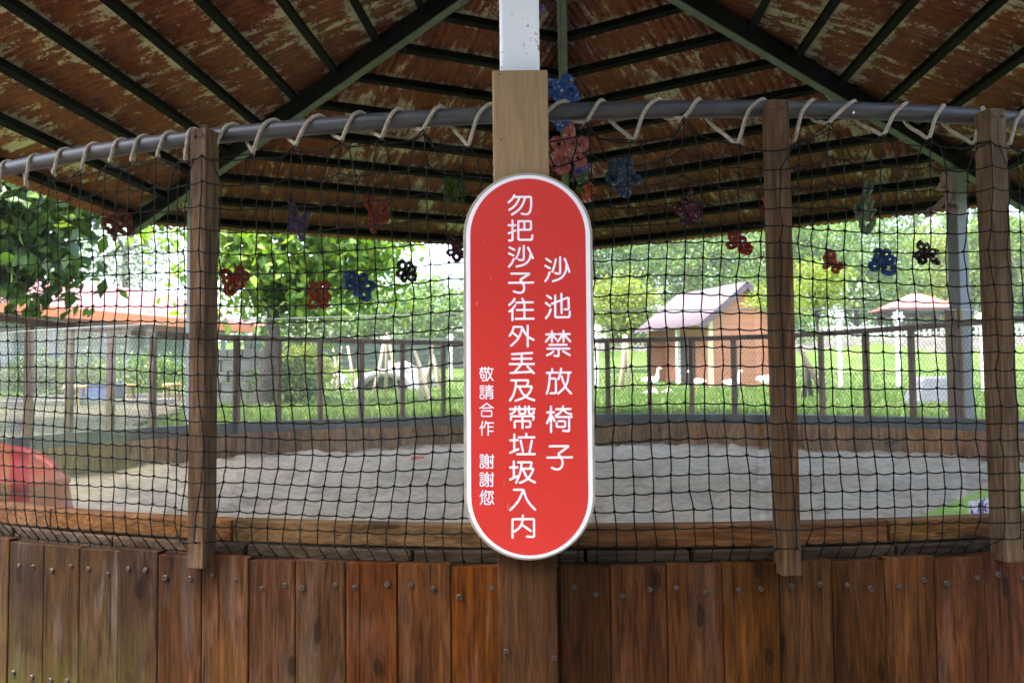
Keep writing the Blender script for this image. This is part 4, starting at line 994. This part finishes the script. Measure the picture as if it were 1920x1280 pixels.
def goose(px, py, y, face, label, sc=1.):
    p = at(px, py, y); p.z = gz(p.x, y); t = thing('goose', p, label, 'goose', 'white geese on the lawn')
    def Lp(x, z, d=0): return p+Vector((x*face*sc, d*sc, z*sc))
    m = MB()
    m.tube([Lp(*q) for q in ((-.30, .30), (-.24, .31), (-.12, .28), (.0, .265), (.10, .29), (.155, .36), (.17, .47), (.18, .56), (.20, .60), (.245, .605), (.27, .595))],
           [s_*sc for s_ in (.008, .05, .105, .125, .105, .062, .038, .033, .045, .036, .014)], 12); m.build('body', M['white_paint'], t, smooth=True)
    m = MB(); m.tube([Lp(.255, .60), Lp(.30, .592), Lp(.325, .585)], [.022*sc, .016*sc, .006*sc], 8); m.build('beak', M['orange_plastic'], t, smooth=True)
    for d in (-.05, .05):
        m = MB(); m.tube([Lp(-.01, .17, d), Lp(.0, .08, d), Lp(.01, .012, d)], .012*sc, 6); m.box(Lp(.045, .012, d), (.05*sc, .03*sc, .008*sc)); m.build('leg', M['orange_plastic'], t)
goose(1374, 722, 14.5, 1, 'white goose on the grass before the hut gable', .62)
goose(1306, 718, 16, -1, 'white goose on the grass before the hut porch', .6)
goose(1441, 716, 15.5, 1, 'white goose at the hut, half behind the middle right post', .75)
goose(1222, 712, 17, 1, 'white goose on the grass left of the hut', .7)
def tub():
    p = at(1752, 770, 9.6); g = gz(p.x, 9.6); t = thing('plastic_tub', (p.x, 9.6, g), 'upturned grey plastic tub on the grass behind the far wire fence', 'tub')
    m = MB(); P = [(-.27, 0), (.27, 0), (.20, .26), (.17, .30), (-.17, .30), (-.20, .26)]
    v = []; 
    for (d, s_) in ((-.20, 1), (.20, 1)): v += [(p.x+a_*s_, 9.6+d*(1-.35*b_/.3), g+b_) for a_, b_ in P]
    m.add(v, [tuple(range(5, -1, -1)), tuple(range(6, 12))]+[(i, (i+1) % 6, 6+(i+1) % 6, 6+i) for i in range(6)]); m.build('shell', M['grey_plastic'], t, bevel=.03)
    m = MB(); m.box((p.x, 9.6, g+.012), (.30, .235, .014)); m.build('rim', M['grey_plastic'], t, bevel=.006)
tub()
def stool(px, py, y, mat, name, label, cat):
    p = at(px, py, y); g = gz(p.x, y); t = thing(name, (p.x, y, g), label, cat)
    m = MB(); m.lathe([(0, .30), (.12, .30), (.14, .28), (.14, .25), (.0, .25)], (p.x, y, g), 14); m.build('seat', M[mat], t, smooth=False)
    for k in range(4):
        a_ = math.pi/4+k*math.pi/2; m = MB(); m.tube([(p.x+.09*math.cos(a_), y+.09*math.sin(a_), g+.26), (p.x+.13*math.cos(a_), y+.13*math.sin(a_), g)], .018, 6); m.build('leg', M[mat], t)
stool(236, 758, 12.5, 'yellow_plastic', 'stool', 'yellow plastic stool in the paved yard left of the leftmost post', 'stool')
stool(140, 770, 11.0, 'yellow_plastic', 'stool', 'yellow plastic stool in the paved yard nearest the left side', 'stool')
stool(322, 752, 13.0, 'yellow_plastic', 'stool', 'yellow plastic stool close beside the leftmost post', 'stool')
p = at(190, 755, 12.3); g = gz(p.x, 12.3); t = thing('toy_box', (p.x, 12.3, g), 'blue plastic box on the paved yard between yellow stools', 'box')
m = MB(); m.prism([(-.22, 0), (.22, 0), (.26, .26), (-.26, .26)], .34, (Vector((p.x, 12.1, g)), Vector((1, 0, 0)), Vector((0, 0, 1)), Vector((0, 1, 0)))); m.build('body', M['blue_plastic'], t, bevel=.02)
m = MB(); m.box((p.x, 12.27, g+.285), (.28, .19, .02)); m.build('lid', M['blue_plastic'], t, bevel=.01)
for a_, b_, yy, lab in ((-20, 330, 10.6, 'nearer'), (10, 345, 13.2, 'farther')):
    A = at(a_, 760, yy); B = at(b_, 745, yy+.9); A.z = gz(A.x, A.y)+.05; B.z = gz(B.x, B.y)+.05
    m = MB(); m.bar(A, B, .12, .13); tag(m.build('kerb', M['block_grey'], bevel=.01), 'pale concrete kerb across the paved yard, the %s of two' % lab, 'kerb')

# ------------------------------------------------------------------ plants
def leaves(m, C, n, spread, size, up=.5, flat=1., broad=.5, rng=RNG):
    P = C + rng.normal(0, 1, (n, 3))*np.array([spread, spread, spread*flat])
    d = rng.normal(0, 1, (n, 3)); d[:, 2] -= .35; d /= np.linalg.norm(d, axis=1)[:, None]
    nn = rng.normal(0, 1, (n, 3)); nn[:, 2] += up*3; sd_ = np.cross(d, nn); sd_ /= np.linalg.norm(sd_, axis=1)[:, None]+1e-9
    nn = np.cross(sd_, d); s_ = size*rng.uniform(.6, 1.25, n)[:, None]
    V = np.stack([P, P+d*s_*.45+sd_*s_*broad*.5+nn*s_*.08, P+d*s_, P+d*s_*.45-sd_*s_*broad*.5+nn*s_*.08], 1).reshape(-1, 3)
    b = m.n; m.v.append(V); m.f.extend([(b+4*i, b+4*i+1, b+4*i+2, b+4*i+3) for i in range(n)]); m.n += 4*n
def tree(name, base, trunk_h, crown_c, crown_r, nclump, nleaf, spread, size, mat, label, cat='tree', flat=.7, trunk_r=.12, limbs=7, up=.5, seed=0, broad=.5, group=None, bark='bark', shell=.45):
    rng = np.random.default_rng(seed+100); base = Vector(base)
    t = thing(name, base, label, cat, group)
    cc = np.array(crown_c, float); cr = np.array(crown_r, float)
    fork = Vector((base.x+(cc[0]-base.x)*.35, base.y+(cc[1]-base.y)*.35, base.z+trunk_h))
    m = MB(); m.tube(catmull([base-Vector((0, 0, .1)), base+(fork-base)*.5+Vector((.06, 0, 0)), fork], 5), np.linspace(trunk_r*1.25, trunk_r*.75, 11), 9)
    K = []
    for i in range(nclump):
        d = rng.normal(0, 1, 3); d /= np.linalg.norm(d); K.append(cc+cr*d*(shell+(1-shell)*rng.random())*rng.uniform(.75, 1.05))
    for i in range(limbs):
        e = K[i*max(1, nclump//limbs) % nclump]; md = (np.array(fork)+e)/2+np.array([0, 0, .12*cr[2]])
        m.tube(catmull([fork, md, e], 5), np.linspace(trunk_r*.55, trunk_r*.12, 11), 6)
    m.build('trunk', M[bark], t, smooth=True)
    c = MB()
    for q in K: leaves(c, q, nleaf, spread, size, up, flat, broad, rng)
    c.build('crown', M[mat], t)
    return t
def fol(px, py, y): return at(px, py, y)
# near tree whose branch hangs in at the left
c = at(0, 430, 7.2); tree('leafy_tree', (-5.9, 7.6, gz(-5.9, 7.6)), 1.7, (c.x-.25, 7.2, c.z+.25), (1.15, .6, 1.0), 170, 34, .15, .165, 'leaf_dark', 'dark broadleaf tree whose low branch hangs in at the far left', seed=1, broad=.55)
c = at(555, 440, 12); b = at(488, 700, 11.5)
tree('leafy_tree', (b.x, 11.5, gz(b.x, 11.5)), 1.25, (c.x+.0, 12, c.z-.02), (1.95, 1.3, 1.3), 190, 50, .25, .15, 'leaf_bright', 'bright green spreading tree with dark forked trunk left of the sign', seed=2, broad=.6, trunk_r=.11, limbs=12)
c = at(235, 460, 42); tree('grey_tree', (c.x, 42, gz(c.x, 42)), 4.5, (c.x, 42, c.z), (2.8, 2, 2.6), 60, 90, .55, .20, 'leaf_grey', 'pale grey green tree far behind the red tiled roof', seed=3, trunk_r=.2)
c = at(60, 440, 46); tree('grey_tree', (c.x, 46, gz(c.x, 46)), 4.5, (c.x, 46, c.z), (3.2, 2, 3.4), 60, 90, .6, .22, 'leaf_grey', 'grey green tree far behind, above the left end of the tiled roof', seed=33, trunk_r=.2)
c = at(800, 580, 34); tree('leafy_tree', (c.x, 34, gz(c.x, 34)), 1.8, (c.x, 34, c.z), (1.7, 1.2, 1.5), 50, 90, .35, .17, 'leaf_feather', 'light green young tree behind the shed, just left of the sign', seed=4)
c = at(690, 590, 30); tree('leafy_tree', (c.x, 30, gz(c.x, 30)), 1.2, (c.x, 30, c.z), (2.6, 1., 1.1), 60, 90, .33, .17, 'leaf_feather', 'low bushy tree on the far lawn behind the white tyre', seed=5)
c = at(570, 690, 14); tree('shrub', (c.x, 14, gz(c.x, 14)), .25, (c.x, 14, c.z), (.55, .4, .42), 30, 60, .12, .08, 'leaf_yellow', 'yellowing shrub on the lawn beside the forked tree trunk', 'shrub', seed=6, trunk_r=.03)
c = at(530, 720, 11.8); tree('shrub', (c.x, 11.8, gz(c.x, 11.8)), .2, (c.x, 11.8, c.z+.05), (.55, .35, .38), 30, 60, .11, .07, 'leaf_dark', 'dark green shrub at the foot of the forked tree', 'shrub', seed=7, trunk_r=.03)
c = at(90, 715, 15.5); tree('shrub', (c.x, 15.5, gz(c.x, 15.5)), .3, (c.x, 15.5, c.z), (1.7, .4, .5), 50, 70, .14, .09, 'leaf_dark', 'long dark shrub behind the paved yard at left', 'shrub', seed=8, trunk_r=.03)
c = at(260, 700, 17); tree('shrub', (c.x, 17, gz(c.x, 17)), .3, (c.x, 17, c.z), (1.3, .4, .5), 40, 70, .14, .09, 'leaf_feather', 'mid green shrub in front of the pale windows at left', 'shrub', seed=9, trunk_r=.03)
c = at(1170, 560, 27); tree('shrub', (c.x, 27, gz(c.x, 27)), 1.0, (c.x, 27, c.z-.3), (1.25, .8, 1.15), 60, 90, .26, .15, 'leaf_yellow', 'tall yellow green shrub between the sign and the hut', 'shrub', seed=10, trunk_r=.05)
c = at(1530, 530, 16); tree('young_tree', (c.x, 16, gz(c.x, 16)), 1.2, (c.x, 16, c.z-.1), (.62, .5, .72), 46, 34, .13, .13, 'leaf_yellow', 'young tree with sparse yellow green sprays right of the middle right post', seed=11, trunk_r=.035, flat=.3, broad=.3)
c = at(1432, 560, 17); tree('young_tree', (c.x+.25, 17, gz(c.x, 17)), 1.4, (c.x+.1, 17, c.z), (.42, .3, .35), 24, 26, .10, .12, 'leaf_yellow', 'thin young tree with yellow green leaves before the hut gable', seed=12, trunk_r=.03, flat=.3, broad=.3)
c = at(1475, 640, 22); tree('young_tree', (c.x, 26, gz(c.x, 26)), 1.0, (c.x+1.2, 26, c.z+.9), (1.3, .6, 1.), 40, 50, .22, .14, 'leaf_feather', 'low leafy young tree right of the hut before the stone wall', seed=13, trunk_r=.05)
FT = [(1150, 500, 44, 3.0, 3.4, 'pale feathery tree at the wood edge, right beside the sign'), (1290, 470, 42, 3.2, 3.6, 'feathery tree with drooping crown directly behind the hut ridge'),
      (1400, 440, 46, 3.4, 4.2, 'tall feathery tree behind the hut gable'), (1500, 500, 40, 2.8, 3.0, 'feathery tree at the wood edge just right of the hut'),
      (1600, 470, 45, 3.0, 3.8, 'feathery tree behind the orange fabric flower'), (1700, 540, 50, 3.4, 2.8, 'round light green tree directly behind the pavilion roof'),
      (1815, 510, 44, 3.0, 3.4, 'light green tree behind the far steel column'), (1925, 500, 42, 3.0, 3.8, 'light green tree at the right edge of the photo')]
for i, (px, py, y, rw, rh, lb) in enumerate(FT):
    c = at(px, py, y); tree('feathery_tree', (c.x, y, gz(c.x, y)), max(1.5, c.z-gz(c.x, y)-rh*.6), (c.x, y, c.z), (rw, rw*.6, rh), 60, 165, .50, .23, 'leaf_yellow' if i in (6,) else 'leaf_feather', lb, seed=20+i, trunk_r=.14, flat=.5, broad=.45, group='trees along the wood edge', bark='bark_pale' if i % 2 else 'bark')
def conifer(px, ytop, y, hgt, w, label, seed):
    p = at(px, ytop, y); g = p.z-hgt; t = thing('conifer', (p.x, y, gz(p.x, y)), label, 'tree'); rng = np.random.default_rng(seed)
    m = MB(); m.tube([(p.x, y, gz(p.x, y)-.1), (p.x, y, p.z)], [.2, .03], 8); m.build('trunk', M['bark'], t, smooth=True)
    c = MB()
    for k in range(22):
        u = k/21; z = p.z-.1-u*hgt; L = .15+w*u
        for j in range(11):
            a_ = rng.random()*6.28; n = int(10+26*u); s_ = np.linspace(.1, 1, n)
            P = np.stack([p.x+L*s_*math.cos(a_), y+L*s_*math.sin(a_), z-.35*L*s_+.25*L*s_**2], 1)
            for q in P: leaves(c, q, 3, .05, .16, .2, .5, .22, rng)
    c.build('crown', M['leaf_conifer'], t)
conifer(1716, 372, 62, 6.5, 2.3, 'tall dark conifer above the trees left of the far column', 1)
conifer(1832, 392, 58, 6., 2.0, 'dark conifer rising between the far column and the right post', 2)
conifer(1770, 400, 66, 6., 2.2, 'dark conifer farthest back just left of the far column', 3)
def wood_mass():
    c = MB(); rng = np.random.default_rng(5)
    for i in range(700):
        px = rng.uniform(1080, 2150); py = rng.uniform(395, 640); y = rng.uniform(56, 66); q = at(px, py, y); leaves(c, np.array(q), 36, .75, .40, .5, .6, .55, rng)
    for i in range(380):
        px = rng.uniform(-150, 900); py = rng.uniform(585, 690); y = rng.uniform(44, 58); q = at(px, py, y); leaves(c, np.array(q), 34, .6, .34, .5, .6, .55, rng)
    for i in range(90):
        px = rng.uniform(760, 960); py = rng.uniform(540, 640); y = rng.uniform(60, 66); q = at(px, py, y); leaves(c, np.array(q), 26, .7, .36, .5, .6, .55, rng)
    return structure(c.build('wood', M['leaf_wood']), 'stuff')
wood_mass()
def rear_shade_foliage():  # foliage added behind the camera to dim the sign and planks
    c = MB(); rng = np.random.default_rng(15)
    for i in range(650):
        q = np.array([rng.uniform(-15, 15), rng.uniform(-6.5, -3.6), rng.uniform(-.3, 3.5)]); leaves(c, q, 34, .5, .4, .5, .7, .6, rng)
    for i in range(170):  # crowns overhead, added out of view to cut high sky light
        q = np.array([rng.uniform(-9, 9), rng.uniform(-7.5, -1.6), 0]); q[2] = 4.6+rng.uniform(-.4, .8)-.12*q[1]; leaves(c, q, 30, .5, .42, .5, .5, .6, rng)
    return structure(c.build('wood', M['leaf_wood']), 'stuff')  # unseen light blocker, not part of the far wood
rear_shade_foliage()
def grass():
    m = MB(); rng = np.random.default_rng(8); n = 60000
    y = 7.0+18*rng.random(n)**1.5; x = (rng.random(n)*2-1)*(y*.62+.6)
    k = (np.hypot(x-RX, y-RY) > 3.02) & ~((x < -3.0-(y-7)*.22) & (y < 16)); x, y = x[k], y[k]; n = len(x)
    z = np.array([gz(a_, b_) for a_, b_ in zip(x, y)]); h = rng.uniform(.03, .085, n); a_ = rng.random(n)*6.28; w_ = rng.uniform(.006, .012, n)*(.6+y/14); b = rng.normal(0, .03, (n, 2))
    V = np.stack([np.stack([x-w_*np.cos(a_), y-w_*np.sin(a_), z-.01], 1), np.stack([x+w_*np.cos(a_), y+w_*np.sin(a_), z-.01], 1), np.stack([x+b[:, 0], y+b[:, 1], z+h], 1)], 1).reshape(-1, 3)
    m.v.append(V); m.f = [(3*i, 3*i+1, 3*i+2) for i in range(n)]; m.n = 3*n
    return structure(m.build('grass', M['grass_blade']), 'stuff')
grass()

# ------------------------------------------------------------------ haze
def haze():
    t = NT('thin_haze'); p = t.n('VolumePrincipled', {'Color': (.92, .94, .97, 1), 'Density': .0007, 'Anisotropy': .3})
    t.t.links.new(p.outputs[0], t.out.inputs['Volume'])
    m = MB(); m.box((0, 0, 6.5), (440, 440, 10.5)); structure(m.build('haze', t.m), 'stuff')
haze()
